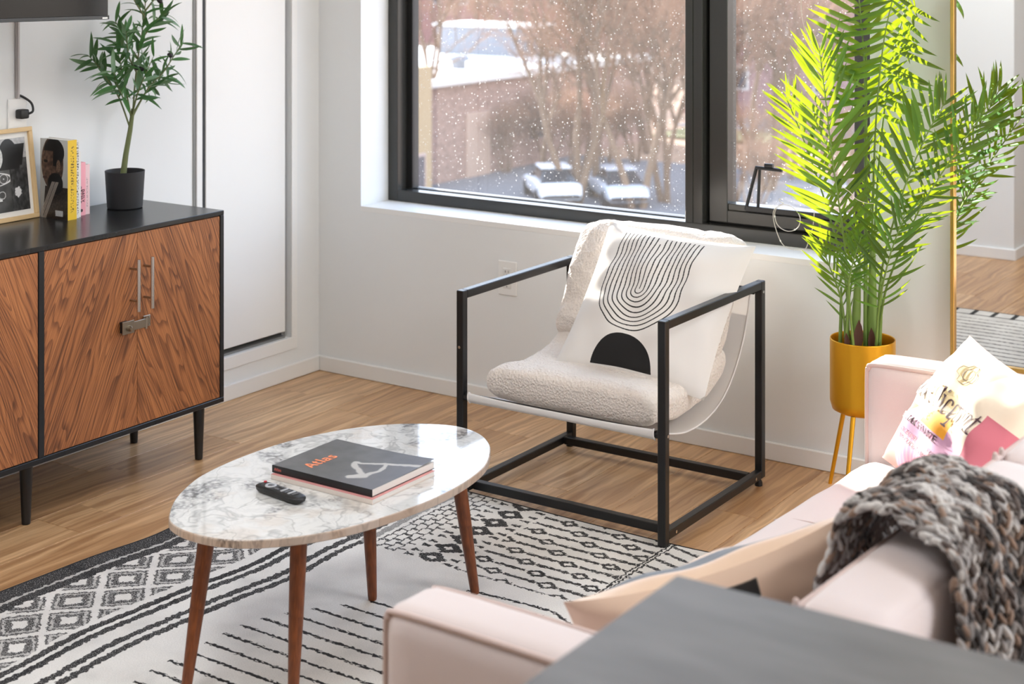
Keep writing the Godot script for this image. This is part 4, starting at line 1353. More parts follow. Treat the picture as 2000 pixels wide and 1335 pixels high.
func build_olive():
	var c := Vector3(0.150, 0.797, 1.122)
	var pot := thing("plant_pot", "small matt black plastic plant pot on the sideboard", "plant pot", c)
	put(pot, "pot", lathe([Vector2(0, 0), Vector2(0.054, 0), Vector2(0.0565, 0.004), Vector2(0.0632, 0.116), Vector2(0.0638, 0.118), Vector2(0.0635, 0.120), Vector2(0.061, 0.119), Vector2(0.0595, 0.10), Vector2(0.055, 0.02), Vector2(0, 0.02)], 48), mat(rgb8(34, 34, 36), 0.55))
	put(pot, "soil", lathe([Vector2(0, 0.100), Vector2(0.059, 0.098)], 24), mat(rgb8(40, 34, 28), 0.95))
	var t := thing("olive_tree", "small artificial olive tree with slender leaves and dark olives in black pot", "potted plant", c + Vector3(0, 0.1, 0))
	var o := t.position
	var bark := mat(rgb8(104, 112, 70), 0.7)
	var leaf_m := []
	for k in 3:
		var m := mat([rgb8(62, 108, 58), rgb8(48, 88, 50), rgb8(98, 128, 96)][k], 0.45)
		m.backlight_enabled = true
		m.backlight = Color(0.22, 0.32, 0.12)
		leaf_m.append(m)
	var shapes := [leaf_mesh(0.105, 0.3, 0.2, 6), leaf_mesh(0.088, 0.4, 0.55, 6), leaf_mesh(0.115, 0.25, -0.3, 6)]
	var P := func(x, y, v): return on_x(x, y, v)
	var trunk_pts := []
	for q in [[240, 350, 0.15], [246, 300, 0.15], [254, 255, 0.152], [260, 212, 0.155]]: trunk_pts.append(P.call(q[0], q[1], q[2]) - o)
	trunk_pts[0].y = 0.0
	put(t, "trunk", tube(trunk_pts, [0.0105, 0.009, 0.008, 0.006], 12), bark)
	var br := [
		[[254, 250, 0.152], [232, 190, 0.14], [207, 152, 0.12], [190, 127, 0.11], [172, 108, 0.10]],
		[[257, 235, 0.152], [246, 175, 0.16], [236, 125, 0.17], [224, 82, 0.17]],
		[[260, 215, 0.155], [264, 160, 0.155], [270, 110, 0.155], [278, 60, 0.155], [284, 5, 0.16], [286, -45, 0.16]],
		[[260, 222, 0.155], [290, 172, 0.17], [318, 142, 0.18], [338, 112, 0.18], [355, 85, 0.18]],
		[[258, 230, 0.152], [284, 182, 0.13], [306, 162, 0.11], [332, 148, 0.10]],
		[[270, 115, 0.155], [243, 75, 0.15], [226, 42, 0.14]],
		[[276, 78, 0.155], [300, 45, 0.17], [326, 26, 0.18]],
		[[282, 32, 0.16], [262, 0, 0.15], [246, -30, 0.15]],
		[[283, 22, 0.16], [306, -8, 0.17], [322, -34, 0.18]],
		[[258, 225, 0.155], [268, 185, 0.2], [282, 150, 0.23], [300, 110, 0.24]],
		[[256, 225, 0.152], [240, 190, 0.2], [228, 165, 0.23], [222, 140, 0.25]],
		[[266, 140, 0.155], [252, 110, 0.21], [246, 60, 0.23]],
	]
	for b in br:
		var pts := []
		for q in b: pts.append(P.call(q[0], q[1], q[2]))
		var line := spline(pts, 24)
		var loc := []
		var rad := []
		for i in 25:
			loc.append(line[i] - o)
			rad.append(lerpf(0.0032, 0.0011, i / 24.0))
		var branch := put(t, "branch", tube(loc, rad, 6), bark)
		var n := int(7 + 0.95 * line[0].distance_to(line[24]) / 0.018)
		for i in n:
			var s := lerpf(0.28, 1.0, float(i) / (n - 1))
			var k := int(s * 24)
			var T: Vector3 = (line[mini(k + 1, 24)] - line[maxi(k - 1, 0)]).normalized()
			var a := i * 2.4 + rng.randf_range(-0.5, 0.5)
			var S := T.cross(Vector3(1, 0.1, 0.3)).normalized().rotated(T, a)
			var D := (T * 0.75 + S * rng.randf_range(0.5, 1.5) + Vector3(0, rng.randf_range(-0.35, 0.25), 0)).normalized()
			var L := rng.randf_range(0.055, 0.092)
			if line[k].x + D.x * L < 0.02: D.x = absf(D.x) * 0.3; D = D.normalized()
			var Z := (Vector3(0.5, 0.75, 0.3) + Vector3(rng.randf_range(-0.6, 0.6), 0, rng.randf_range(-0.6, 0.6))).normalized()
			Z = (Z - D * Z.dot(D)).normalized()
			var lf := put(branch, "leaf", shapes[rng.randi() % 3], leaf_m[[0, 0, 1, 1, 2][rng.randi() % 5]], line[k] - o)
			lf.basis = Basis(D.cross(Z) * L, D * L, Z * L)
	var fruit := lathe([Vector2(0, -0.0105), Vector2(0.005, -0.0085), Vector2(0.0075, -0.003), Vector2(0.0075, 0.003), Vector2(0.005, 0.0085), Vector2(0, 0.0105)], 14)
	var fm := mat(rgb8(34, 26, 30), 0.3)
	for q in [[266, 132, 0.2], [276, 134, 0.22], [332, 108, 0.2], [312, 2, 0.19]]:
		put(t, "olive", fruit, fm, P.call(q[0], q[1], q[2]) - o).rotation = Vector3(0.5, 0, 0.9)

# ---------------------------------------------------------------- things on the coffee table
func build_table_things():
	var Y := 0.39
	var low := thing("magazine", "pale-spined magazine lying under the dark grey magazine on coffee table", "magazine", Vector3(1.490, Y, 1.650))
	put(low, "pages", box(Vector3(0.001, 0.0008, 0.001), Vector3(0.304, 0.0112, 0.233), 0.0), M.paper)
	var pc := mat(rgb8(226, 214, 204), 0.4)
	var pc2 := mat(rgb8(216, 150, 146), 0.4)
	put(low, "back_cover", box(Vector3(0, 0, 0), Vector3(0.306, 0.0008, 0.235), 0.0), pc)
	put(low, "front_cover", box(Vector3(0, 0.0112, 0), Vector3(0.306, 0.0119, 0.235), 0.0), pc2)
	put(low, "spine", box(Vector3(0, 0.0004, 0.2335), Vector3(0.306, 0.0112, 0.235), 0.0), pc)
	var top := thing("magazine", "dark grey magazine with short orange title and pale river picture, atop its stack", "magazine", Vector3(1.484, Y + 0.0124, 1.640))
	var W := 0.303
	var D := 0.235
	var H := 0.017
	put(top, "pages", box(Vector3(0.001, 0.001, 0.001), Vector3(W - 0.001, H - 0.001, D - 0.002), 0.0), M.paper)
	put(top, "back_cover", box(Vector3(0, 0, 0), Vector3(W, 0.0008, D), 0.0), mat(rgb8(34, 34, 36), 0.4))
	put(top, "spine", box(Vector3(0, 0.0004, D - 0.0015), Vector3(W, H, D), 0.0), mat(rgb8(22, 22, 23), 0.4))
	var rn := noise(91, 0.012, FastNoiseLite.TYPE_SIMPLEX_SMOOTH, 3)
	var cover := mat(Color.WHITE, 0.28)
	cover.albedo_texture = tex(400, 310, func(x, y):
		# u along x (spine at the foot), v away from the spine: aerial view of a pale forked river
		var n := rn.get_noise_2d(x, y)
		var g := 0.33 + 0.05 * n
		var c := Color(g, g, g * 1.02).lerp(Color(0.42, 0.42, 0.46), smoothstep(150.0, 400.0, x) * 0.55)
		var px: float = x + 9.0 * n
		var py: float = y + 12.0 * rn.get_noise_2d(x + 500, y)
		var seg := func(ax, ay, bx, by, w0, w1) -> float:
			var a := Vector2(ax, ay); var b := Vector2(bx, by); var p := Vector2(px, py)
			var tt := clampf((p - a).dot(b - a) / (b - a).length_squared(), 0, 1)
			return 1.0 - smoothstep(0.55, 1.15, p.distance_to(a.lerp(b, tt)) / lerpf(w0, w1, tt))
		var r := 0.0
		r = maxf(r, seg.call(300, 232, 196, 150, 16, 10))
		r = maxf(r, seg.call(196, 150, 290, 108, 9, 9))
		r = maxf(r, seg.call(290, 108, 400, 70, 10, 15))
		r = maxf(r, seg.call(300, 232, 312, 160, 14, 10))
		r = maxf(r, seg.call(312, 160, 292, 108, 10, 11))
		r = maxf(r, seg.call(300, 232, 270, 255, 20, 14))
		return c.lerp(Color(0.80, 0.79, 0.77), r * 0.85))
	var cv := fresh()
	for i in 12:   # the cover lifts a little at its free corner
		for j in 8:
			var f := func(u: float, v: float) -> Vector3:
				return Vector3(u * W, H + 0.006 * pow(u, 4.0) * pow(1.0 - v, 3.0), v * D)
			var u0 := i / 12.0; var u1 := (i + 1) / 12.0; var v0 := j / 8.0; var v1 := (j + 1) / 8.0
			quad(cv, f.call(u0, v1), f.call(u0, v0), f.call(u1, v0), f.call(u1, v1), [Vector2(u0, v1), Vector2(u0, v0), Vector2(u1, v0), Vector2(u1, v1)])
	put(top, "front_cover", cv.commit(), cover)
	var orange := mat(rgb8(238, 140, 92), 0.5)
	var title := put(top, "title", text_mesh("Atlas", 0.041, "Droid Sans", true), orange, Vector3(0.078, H + 0.0004, 0.150))
	title.basis = Basis(Vector3(0, 0, -1), Vector3(-1, 0, 0), Vector3(0, 1, 0))
	var st := put(top, "spine_title", text_mesh("Atlas", 0.009, "Droid Sans", true, 0.0002), mat(rgb8(200, 96, 84), 0.5), Vector3(0.018, H * 0.5, D + 0.0001))
	st.basis = Basis(Vector3(1, 0, 0), Vector3(0, 1, 0), Vector3(0, 0, 1))
	# remote control
	var a := Vector3(1.516, 0, 1.952)
	var b := Vector3(1.664, 0, 1.972)
	var d := (b - a).normalized()
	var r := thing("remote_control", "slim black television remote with small buttons on the coffee table", "remote control", (a + b) / 2 + Vector3(0, Y + 0.0005, 0), atan2(-d.z, d.x))
	var L := 0.150
	var bw := 0.0205
	put(r, "body", grid(func(u, v):
		var s: float = u * 2.0 - 1.0
		var e := sqrt(maxf(0.0, 1.0 - pow(absf(s), 7.0)))
		var an: float = TAU * v
		var ca := cos(an); var sa := sin(an)
		var k := pow(e, 0.55)
		return Vector3(s * L * 0.5, 0.0095 + signf(sa) * pow(absf(sa), 0.7) * (0.0085 if sa > 0 else 0.0095) * k, signf(ca) * pow(absf(ca), 0.5) * bw * k * (1.0 if sa > 0 else 0.9)), 60, 32, false, true), M.black_plastic)
	var key := mat(rgb8(84, 85, 88), 0.4)
	var key2 := mat(rgb8(170, 172, 176), 0.35)
	put(r, "power_button", tube([Vector3(-0.063, 0.016, -0.008), Vector3(-0.063, 0.0195, -0.008)], 0.0038, 12), mat(rgb8(190, 40, 50), 0.4), Vector3.ZERO, "small red power button")
	put(r, "navigation_ring", lathe([Vector2(0.0075, 0.0175), Vector2(0.0085, 0.0198), Vector2(0.0125, 0.0198), Vector2(0.0135, 0.0175)], 28), key2, Vector3(-0.034, 0, 0))
	put(r, "centre_button", lathe([Vector2(0, 0.0196), Vector2(0.0055, 0.0196), Vector2(0.006, 0.0175)], 20), key, Vector3(-0.034, 0, 0))
	for z in [-0.008, 0.008]:
		put(r, "rocker_button", soft_box(Vector3(0.016, 0.004, 0.0065), 0.0018, Vector3.ZERO, 5), key, Vector3(-0.006, 0.0182, z))
	put(r, "small_button", tube([Vector3(-0.063, 0.016, 0.008), Vector3(-0.063, 0.0192, 0.008)], 0.0032, 12), key)
	for i in 4:
		put(r, "shortcut_button", soft_box(Vector3(0.0065, 0.0038, 0.022), 0.0016, Vector3.ZERO, 5), key2 if i % 2 == 0 else key, Vector3(0.014 + i * 0.0125, 0.0182, 0))

# ---------------------------------------------------------------- things on the sofa
func warp_text(s: String, size: float, font: String, bold: bool, cu: float, cv: float, w: float, h: float, t: float, seed_: int, squeeze := 1.0) -> ArrayMesh:
	# flat lettering laid on the curved front of a pillow
	var src := text_mesh(s, size, font, bold, 0.0)
	src.depth = 0.0
	var arr := src.surface_get_arrays(0)
	var v: PackedVector3Array = arr[Mesh.ARRAY_VERTEX]
	var ix: PackedInt32Array = arr[Mesh.ARRAY_INDEX] if arr[Mesh.ARRAY_INDEX] != null else PackedInt32Array(range(v.size()))
	var st := fresh()
	for i in range(0, ix.size(), 3):
		var n := arr[Mesh.ARRAY_NORMAL][ix[i]] as Vector3
		if n.z < 0.5: continue
		var off := false
		for k in 3:
			var uu: float = cu + v[ix[i + k]].x * squeeze / w
			if uu < 0.012 or uu > 0.988: off = true
		if off: continue
		var tri_p := []
		for k in 3:
			var q := v[ix[i + k]]
			var p := pillow_point(clampf(cu + q.x * squeeze / w, 0.01, 0.99), clampf(cv + q.y / h, 0.01, 0.99), 1.0, w, h, t, 0.0, seed_)
			tri_p.append(p + Vector3(0, 0, 0.0032))
		var fn: Vector3 = (tri_p[2] - tri_p[0]).cross(tri_p[1] - tri_p[0])
		if fn.length() < 1e-14: continue
		if fn.z < 0.0:
			tri_p = [tri_p[0], tri_p[2], tri_p[1]]
			fn = -fn
		for p in tri_p:
			st.set_normal(fn.normalized()); st.set_uv(Vector2.ZERO)
			st.add_vertex(p)
	return st.commit()
func build_sofa_things():
	# printed pillow in the far corner
	var X := Vector3(0.67, -0.05, 0.74).normalized()
	var Y := Vector3(0.45, 0.80, -0.39)
	var Z := X.cross(Y).normalized()
	Y = Z.cross(X).normalized()
	var w := 0.43
	var h := 0.345
	var th := 0.15
	var bl := Vector3(2.715, 0.47, 1.165)
	var p := thing("throw_pillow", "pink and cream pillow printed with large serif lettering in sunny sofa corner", "pillow", bl + X * w * 0.5 + Y * h * 0.5)
	p.basis = Basis(X, Y, Z)
	var sn := noise(95, 0.006, FastNoiseLite.TYPE_SIMPLEX_SMOOTH, 2)
	var pr := mat(Color.WHITE, 0.8)
	pr.albedo_texture = tex(384, 384, func(x, y):
		var u: float = x / 384.0
		var v: float = y / 384.0          # 0 foot, 1 head
		var cream := Color(0.93, 0.88, 0.80)
		var c := cream
		var wav := sn.get_noise_2d(x, y) * 0.10
		if v < 0.40 + wav: c = Color(0.80, 0.62, 0.74)
		if v < 0.27 + wav * 1.5 and u < 0.85:
			var sw := fposmod((u * 1.4 + v * v * 1.2 + wav * 2.0) * 14.0, 1.0)
			c = Color(0.80, 0.55, 0.66).lerp(Color(0.92, 0.66, 0.70), smoothstep(0.3, 0.9, sw))
			if u < 0.24 - v * 0.3: c = Color(0.93, 0.56, 0.52)
		if v > 0.36 and v < 0.52 + wav and u > 0.38 and u < 0.66: c = Color(0.95, 0.66, 0.20).lerp(cream, smoothstep(0.42, 0.56, v))
		if v > 0.33 and v < 0.43 and absf(u - 0.20) < (v - 0.33) * 0.55: c = Color(0.90, 0.68, 0.25)
		if v > 0.55 and v < 0.95 and absf(u - 0.45 - 0.2 * (v - 0.6)) < 0.16: c = c.lerp(Color(0.95, 0.84, 0.50), 0.45)
		if u > 0.82 and v < 0.66: c = Color(0.80, 0.46, 0.52)
		return c)
	put(p, "printed_front", pillow_mesh(1.0, w, h, th, 0.0, 2), pr)
	put(p, "plain_back", pillow_mesh(-1.0, w, h, th * 0.8, 0.0, 4), mat(rgb8(236, 214, 206), 0.85))
	var ink := mat(rgb8(66, 36, 48), 0.6)
	for l in [["Veuve Clicquot", 0.074, "Droid Serif", false, 0.40, 0.56, 0.70], ["ROSÉ", 0.026, "Droid Serif", false, 0.40, 0.425, 1.0], ["REIMS FRANCE", 0.021, "Droid Sans", true, 0.40, 0.33, 1.35],
			["FRANCE. 75CL - PRODUCT OF FRANCE", 0.0135, "Droid Sans", false, 0.44, 0.245, 0.95], ["VEUVE CLICQUOT A REIMS", 0.0135, "Droid Sans", true, 0.40, 0.20, 1.1]]:
		put(p, "lettering", warp_text(l[0], l[1], l[2], l[3], l[4], l[5], w, h, th, 2, l[6]), ink)
	# star-shaped emblem in outline
	var em := fresh()
	var ring := []
	for i in 17:
		var a := TAU * i / 16.0
		var rr := 0.085 if i % 4 != 2 else 0.062
		ring.append(pillow_point(0.46 + rr * cos(a), 0.80 + rr * 0.9 * sin(a), 1.0, w, h, th, 0.0, 2) + Vector3(0, 0, 0.002))
	put(p, "emblem", tube(ring, 0.0009, 5), ink)
	var inner := []
	for i in 13:
		var a := TAU * i / 12.0
		inner.append(pillow_point(0.46 + 0.035 * cos(a), 0.80 + 0.045 * sin(a), 1.0, w, h, th, 0.0, 2) + Vector3(0, 0, 0.002))
	put(p, "emblem", tube(inner, 0.0008, 5), ink)

	# satin pillow in the near corner
	var p1 := Vector3(2.705, 0.60, 2.485)
	var p2 := Vector3(3.035, 0.715, 2.195)
	var SX := (p1 - p2).normalized()          # seen from its front
	var SY := Vector3(0.38, 0.86, 0.42)
	var SZ := SX.cross(SY).normalized()
	SY = SZ.cross(SX).normalized()
	var bw := 0.50
	var bh := 0.36
	var bp := thing("throw_pillow", "beige satin pillow with a black stripe propped against the sofa arm", "pillow", (p1 + p2) / 2 - SY * bh * 0.5)
	bp.basis = Basis(SX, SY, SZ)
	var sp := mat(Color.WHITE, 0.45)
	sp.rim_enabled = true
	sp.rim = 0.4
	sp.albedo_texture = tex(128, 128, func(x, y):
		var v: float = y / 128.0
		var base := Color(0.88, 0.765, 0.665)
		return Color(0.10, 0.10, 0.105) if (v > 0.84 and v < 0.93) or (v > 0.45 and v < 0.55) else base)
	var sb := mat(Color.WHITE, 0.42)
	sb.rim_enabled = true
	sb.rim = 0.4
	sb.albedo_texture = tex(128, 128, func(x, y):
		var u: float = x / 128.0
		var v: float = y / 128.0
		return Color(0.10, 0.10, 0.105) if v > 0.89 and v < 0.96 and u > 0.36 and u < 0.58 else Color(0.92, 0.81, 0.72))
	put(bp, "striped_front", pillow_mesh(1.0, bw, bh, 0.15, 0.0, 6, 0.30), sp)
	put(bp, "satin_back", pillow_mesh(-1.0, bw, bh, 0.15, 0.0, 5, 0.30), sb)

	# chunky knitted throw over the back of the sofa
	var t := thing("throw_blanket", "chunky grey and brown furry knit throw draped over the sofa back", "blanket", Vector3(2.60, 0, 1.90), -0.05)
	var raw := [Vector2(0.395, 0.47), Vector2(0.45, 0.50), Vector2(0.495, 0.60), Vector2(0.52, 0.70), Vector2(0.555, 0.785), Vector2(0.61, 0.815), Vector2(0.67, 0.815), Vector2(0.725, 0.785), Vector2(0.752, 0.70), Vector2(0.772, 0.58), Vector2(0.80, 0.42), Vector2(0.83, 0.26)]
	var nl := 80
	var line := spline(raw, nl)
	var bn := noise(15, 4.0, FastNoiseLite.TYPE_SIMPLEX_SMOOTH, 2)
	var sheet := func(u: float, v: float) -> Vector3:
		var k := clampi(int(round(u * nl)), 0, nl)
		var q: Vector2 = line[k]
		var tn: Vector2 = (line[mini(k + 1, nl)] - line[maxi(k - 1, 0)]).normalized()
		var nn := Vector2(-tn.y, tn.x)
		var over := smoothstep(0.45, 0.9, u)
		var z := lerpf(0.25 - 0.03 * sin(u * 3.0) + 0.02 * over, 0.515 - 0.05 * (1.0 - u) + 0.10 * over, v)
		var fold := 0.018 * sin(z * 42.0 + u * 5.0) * (0.3 + over) + 0.012 * bn.get_noise_2d(u * 2.0, z * 2.0)
		return Vector3(q.x + nn.x * fold, q.y + nn.y * fold, z)
	M.yarn_base = mat(rgb8(92, 78, 72), 0.95)
	put(t, "knit_backing", grid(func(u, v): return sheet.call(u, v), nl, 30), M.yarn_base)
	var ball := SphereMesh.new()
	ball.radius = 0.5
	ball.height = 1.0
	ball.radial_segments = 8
	ball.rings = 4
	var mm := MultiMesh.new()
	mm.transform_format = MultiMesh.TRANSFORM_3D
	mm.use_colors = true
	mm.mesh = ball
	var xf := []
	var cols := []
	var tones := [Color(0.38, 0.36, 0.35), Color(0.22, 0.20, 0.19), Color(0.055, 0.036, 0.03), Color(0.022, 0.017, 0.016), Color(0.28, 0.19, 0.14), Color(0.58, 0.56, 0.54), Color(0.11, 0.085, 0.075)]
	var r3 := RandomNumberGenerator.new()
	r3.seed = 31
	for i in 150:
		for j in 40:
			var u := (i + 0.5 * (j % 2) + r3.randf_range(-0.2, 0.2)) / 150.0
			var v := clampf((j + r3.randf_range(-0.25, 0.25)) / 39.0, 0, 1)
			u = clampf(u, 0.004, 0.996)
			var p0: Vector3 = sheet.call(u, v)
			var pu: Vector3 = (sheet.call(minf(u + 0.014, 1.0), v) - sheet.call(maxf(u - 0.014, 0.0), v)).normalized()
			var pv: Vector3 = (sheet.call(u, minf(v + 0.05, 1.0)) - sheet.call(u, maxf(v - 0.05, 0.0))).normalized()
			var nn := pv.cross(pu).normalized()
			if nn.y < 0.0 and u > 0.25 and u < 0.75: nn = -nn
			if (u <= 0.25 and nn.x > 0.0) or (u >= 0.75 and nn.x < 0.0): nn = -nn
			var dir := (pu + pv * (0.55 if j % 2 == 0 else -0.55) + nn * r3.randf_range(-0.1, 0.35)).normalized()
			var zz := (nn - dir * nn.dot(dir)).normalized()
			var sz := Vector3(0.0085, 0.023, 0.010) * r3.randf_range(0.8, 1.25)
			xf.append(Transform3D(Basis(dir.cross(zz) * sz.x, dir * sz.y, zz * sz.z), p0 + nn * r3.randf_range(0.002, 0.009)))
			var tone := bn.get_noise_2d(u * 1.3 + 7.0, v * 1.6) * 1.4 + r3.randf_range(-0.55, 0.55)
			var ci := 5 if tone > 0.55 else 0 if tone > 0.15 else 1 if tone > -0.1 else 6 if tone > -0.3 else 2 if tone > -0.5 else 3
			if r3.randf() < 0.12: ci = 4
			cols.append(tones[ci])
	mm.instance_count = xf.size()
	for i in xf.size():
		mm.set_instance_transform(i, xf[i])
		mm.set_instance_color(i, cols[i])
	var mi := MultiMeshInstance3D.new()
	mi.name = "yarn_loops"
	mi.multimesh = mm
	var yarn := mat(Color.WHITE, 0.95)
	yarn.vertex_color_use_as_albedo = true
	yarn.rim_enabled = true
	yarn.rim = 0.5
	mi.material_override = yarn
	mi.set_meta("kind", "stuff")
	mi.set_meta("label", "fluffy grey, brown and white yarn loops")
	t.add_child(mi)

# ---------------------------------------------------------------- things on the walls and the sill
func build_wall_things():
	var c := Vector3(0.887, 0.459, 0)
	var t := thing("wall_outlet", "white double wall outlet low on the window wall behind the chair", "outlet", c)
	put(t, "cover_plate", boxc(Vector3(0, 0, 0.003), Vector3(0.080, 0.122, 0.006), 0.0025), M.white_plastic)
	var face := mat(rgb8(228, 228, 226), 0.4)
	for y in [-0.021, 0.021]:
		var s := put(t, "socket", soft_box(Vector3(0.034, 0.030, 0.004), 0.0018, Vector3.ZERO, 5), face, Vector3(0, y, 0.0065))
		for x in [-0.0065, 0.0065]:
			put(s, "slot", boxc(Vector3(x, 0.003, 0.0018), Vector3(0.002, 0.008, 0.001), 0.0), M.dark_gap)
		put(s, "earth_hole", tube([Vector3(0, -0.008, 0.0012), Vector3(0, -0.008, 0.0023)], 0.0022, 10), M.dark_gap)
	put(t, "screw", tube([Vector3(0, 0, 0.006), Vector3(0, 0, 0.0068)], 0.003, 10), M.white_plastic)
	# outlet and cable cover under the television
	var w := thing("wall_outlet", "white wall outlet with a black plug above the picture frame", "outlet", Vector3(0, 1.115, 1.431))
	put(w, "cover_plate", box(Vector3(0, -0.058, -0.035), Vector3(0.008, 0.052, 0.035), 0.0025), M.white_plastic)
	put(w, "plug", soft_box(Vector3(0.03, 0.030, 0.034), 0.006, Vector3.ZERO, 6), M.black_plastic, Vector3(0.022, 0.004, -0.006), "black power plug")
	put(w, "plug_lead", tube(spline([Vector3(0.034, 0.004, -0.018), Vector3(0.04, 0.012, -0.032), Vector3(0.03, 0.036, -0.034), Vector3(0.012, 0.054, -0.02), Vector3(0.008, 0.062, -0.004)], 16), 0.0038, 8), M.black_plastic)
	var cc := thing("cable_cover", "thin grey cable cover strip running up the wall to the television", "cable cover", Vector3(0, 1.167, 1.431))
	put(cc, "channel", box(Vector3(0, 0, -0.0065), Vector3(0.011, 0.34, 0.0065), 0.002), mat(rgb8(176, 170, 168), 0.5))
	put(cc, "lid", box(Vector3(0.011, 0, -0.004), Vector3(0.0135, 0.34, 0.004), 0.001), mat(rgb8(186, 180, 178), 0.5))
	# string of tiny lights hanging at the sash and the palm
	var sl := thing("string_lights", "fine wire of tiny unlit fairy lights hanging in a loop at the window", "string lights", on_z(1530, 440, -0.085))
	var o := sl.position
	var pts := []
	for q in [[1589, 395], [1590, 420], [1587, 445], [1580, 468], [1573, 486], [1560, 488], [1543, 486], [1528, 476], [1518, 455], [1511, 430], [1511, 412], [1520, 402], [1529, 399], [1543, 402], [1556, 412], [1563, 427], [1559, 443], [1546, 451], [1531, 449], [1518, 438], [1513, 420], [1516, 408], [1527, 400], [1529, 396], [1523, 393], [1522, 388], [1527, 389]]:
		pts.append(on_z(q[0], q[1], -0.085) - o)
	var wire := mat(rgb8(214, 206, 192), 0.35, 0.3)
	var ln := spline(pts, 110)
	put(sl, "wire", tube(ln, 0.0011, 6), wire)
	var bulb := mat(rgb8(236, 232, 220), 0.2)
	for k in [8, 20, 31, 44, 58, 70, 84, 98]:
		put(sl, "bulb", tube([ln[k] - (ln[k + 1] - ln[k - 1]).normalized() * 0.004, ln[k], ln[k] + (ln[k + 1] - ln[k - 1]).normalized() * 0.004], [0.0012, 0.0026, 0.0012], 8), bulb)
	var pts2 := []
	for q in [[1575, -45], [1566, -10], [1565, 20], [1570, 50], [1580, 78], [1592, 100], [1610, 112]]: pts2.append(at_depth(q[0], q[1], 4.50) - o)
	put(sl, "wire", tube(spline(pts2, 30), 0.0009, 6), wire)
	var pts3 := []
	for q in [[1645, 365], [1660, 375], [1672, 388], [1690, 396], [1706, 397]]: pts3.append(at_depth(q[0], q[1], 4.48) - o)
	put(sl, "wire", tube(spline(pts3, 20), 0.001, 6), wire)

# ---------------------------------------------------------------- the street below the window (we are three floors up)
const GY := -8.85
func grow(out: Array, p: Vector3, d: Vector3, len_: float, r: float, level: int, g: RandomNumberGenerator):
	var n := 3 if level < 2 else 2
	var q := p
	var dir := d
	for i in n:
		dir = (dir + Vector3(g.randf_range(-0.16, 0.16), g.randf_range(-0.02, 0.14), g.randf_range(-0.16, 0.16))).normalized()
		var e := q + dir * len_ / n
		out.append([q, e, r * (1.0 - 0.35 * i / n), r * (1.0 - 0.35 * (i + 1) / n), level])
		q = e
		if level >= 1 and level < 5 and i < n - 1:
			var side := dir.cross(Vector3(g.randf_range(-1, 1), g.randf_range(-0.3, 0.3), g.randf_range(-1, 1))).normalized()
			grow(out, q, (dir * 0.7 + side * 0.8 + Vector3(0, 0.15, 0)).normalized(), len_ * g.randf_range(0.45, 0.65), r * 0.45, level + 1, g)
	if level >= 5: return
	var kids := 3 if level < 4 else 3
	for i in kids:
		var a := TAU * (i + g.randf()) / kids
		var side := dir.cross(Vector3.UP if absf(dir.y) < 0.95 else Vector3.RIGHT).normalized().rotated(dir, a)
		var spread := g.randf_range(0.35, 0.7) if level > 0 else g.randf_range(0.2, 0.42)
		grow(out, q, (dir + side * spread + Vector3(0, 0.1, 0)).normalized(), len_ * g.randf_range(0.62, 0.8), r * 0.58, level + 1, g)
func limb_mesh(segs: Array, lo: int, hi: int) -> ArrayMesh:
	var st := fresh()
	for s in segs:
		if s[4] < lo or s[4] > hi: continue
		var sides := 7 if s[4] < 2 else 3
		var t: Vector3 = (s[1] - s[0]).normalized()
		var x := t.cross(Vector3.RIGHT if absf(t.x) < 0.8 else Vector3.UP).normalized()
		var y := t.cross(x)
		for k in sides:
			var a := TAU * k / sides; var b := TAU * (k + 1) / sides
			var da := x * cos(a) + y * sin(a); var db := x * cos(b) + y * sin(b)
			var v := [s[0] + da * s[2], s[1] + da * s[3], s[1] + db * s[3], s[0] + db * s[2]]
			var nr := [da, da, db, db]
			for e in [0, 1, 2, 0, 2, 3]:
				st.set_normal(nr[e]); st.add_vertex(v[e])
	return st.commit()
func make_tree(seed_: int, height: float, stems: int) -> Node3D:
	var g := RandomNumberGenerator.new()
	g.seed = seed_
	var segs := []
	for i in stems:
		var a := TAU * i / stems + g.randf()
		var d := Vector3(cos(a) * 0.22, 1, sin(a) * 0.22).normalized() if stems > 1 else Vector3.UP
		grow(segs, Vector3(cos(a), 0, sin(a)) * (0.22 if stems > 1 else 0.0), d, height * 0.32, height * 0.0145, 0, g)
	var t := thing("bare_tree", "", "tree", Vector3.ZERO, 0.0, "leafless trees outside the window")
	put(t, "trunk", limb_mesh(segs, 0, 1), M.bark)
	put(t, "branches", limb_mesh(segs, 2, 3), M.bark)
	put(t, "twigs", limb_mesh(segs, 4, 6), M.twig).set_meta("kind", "stuff")
	return t
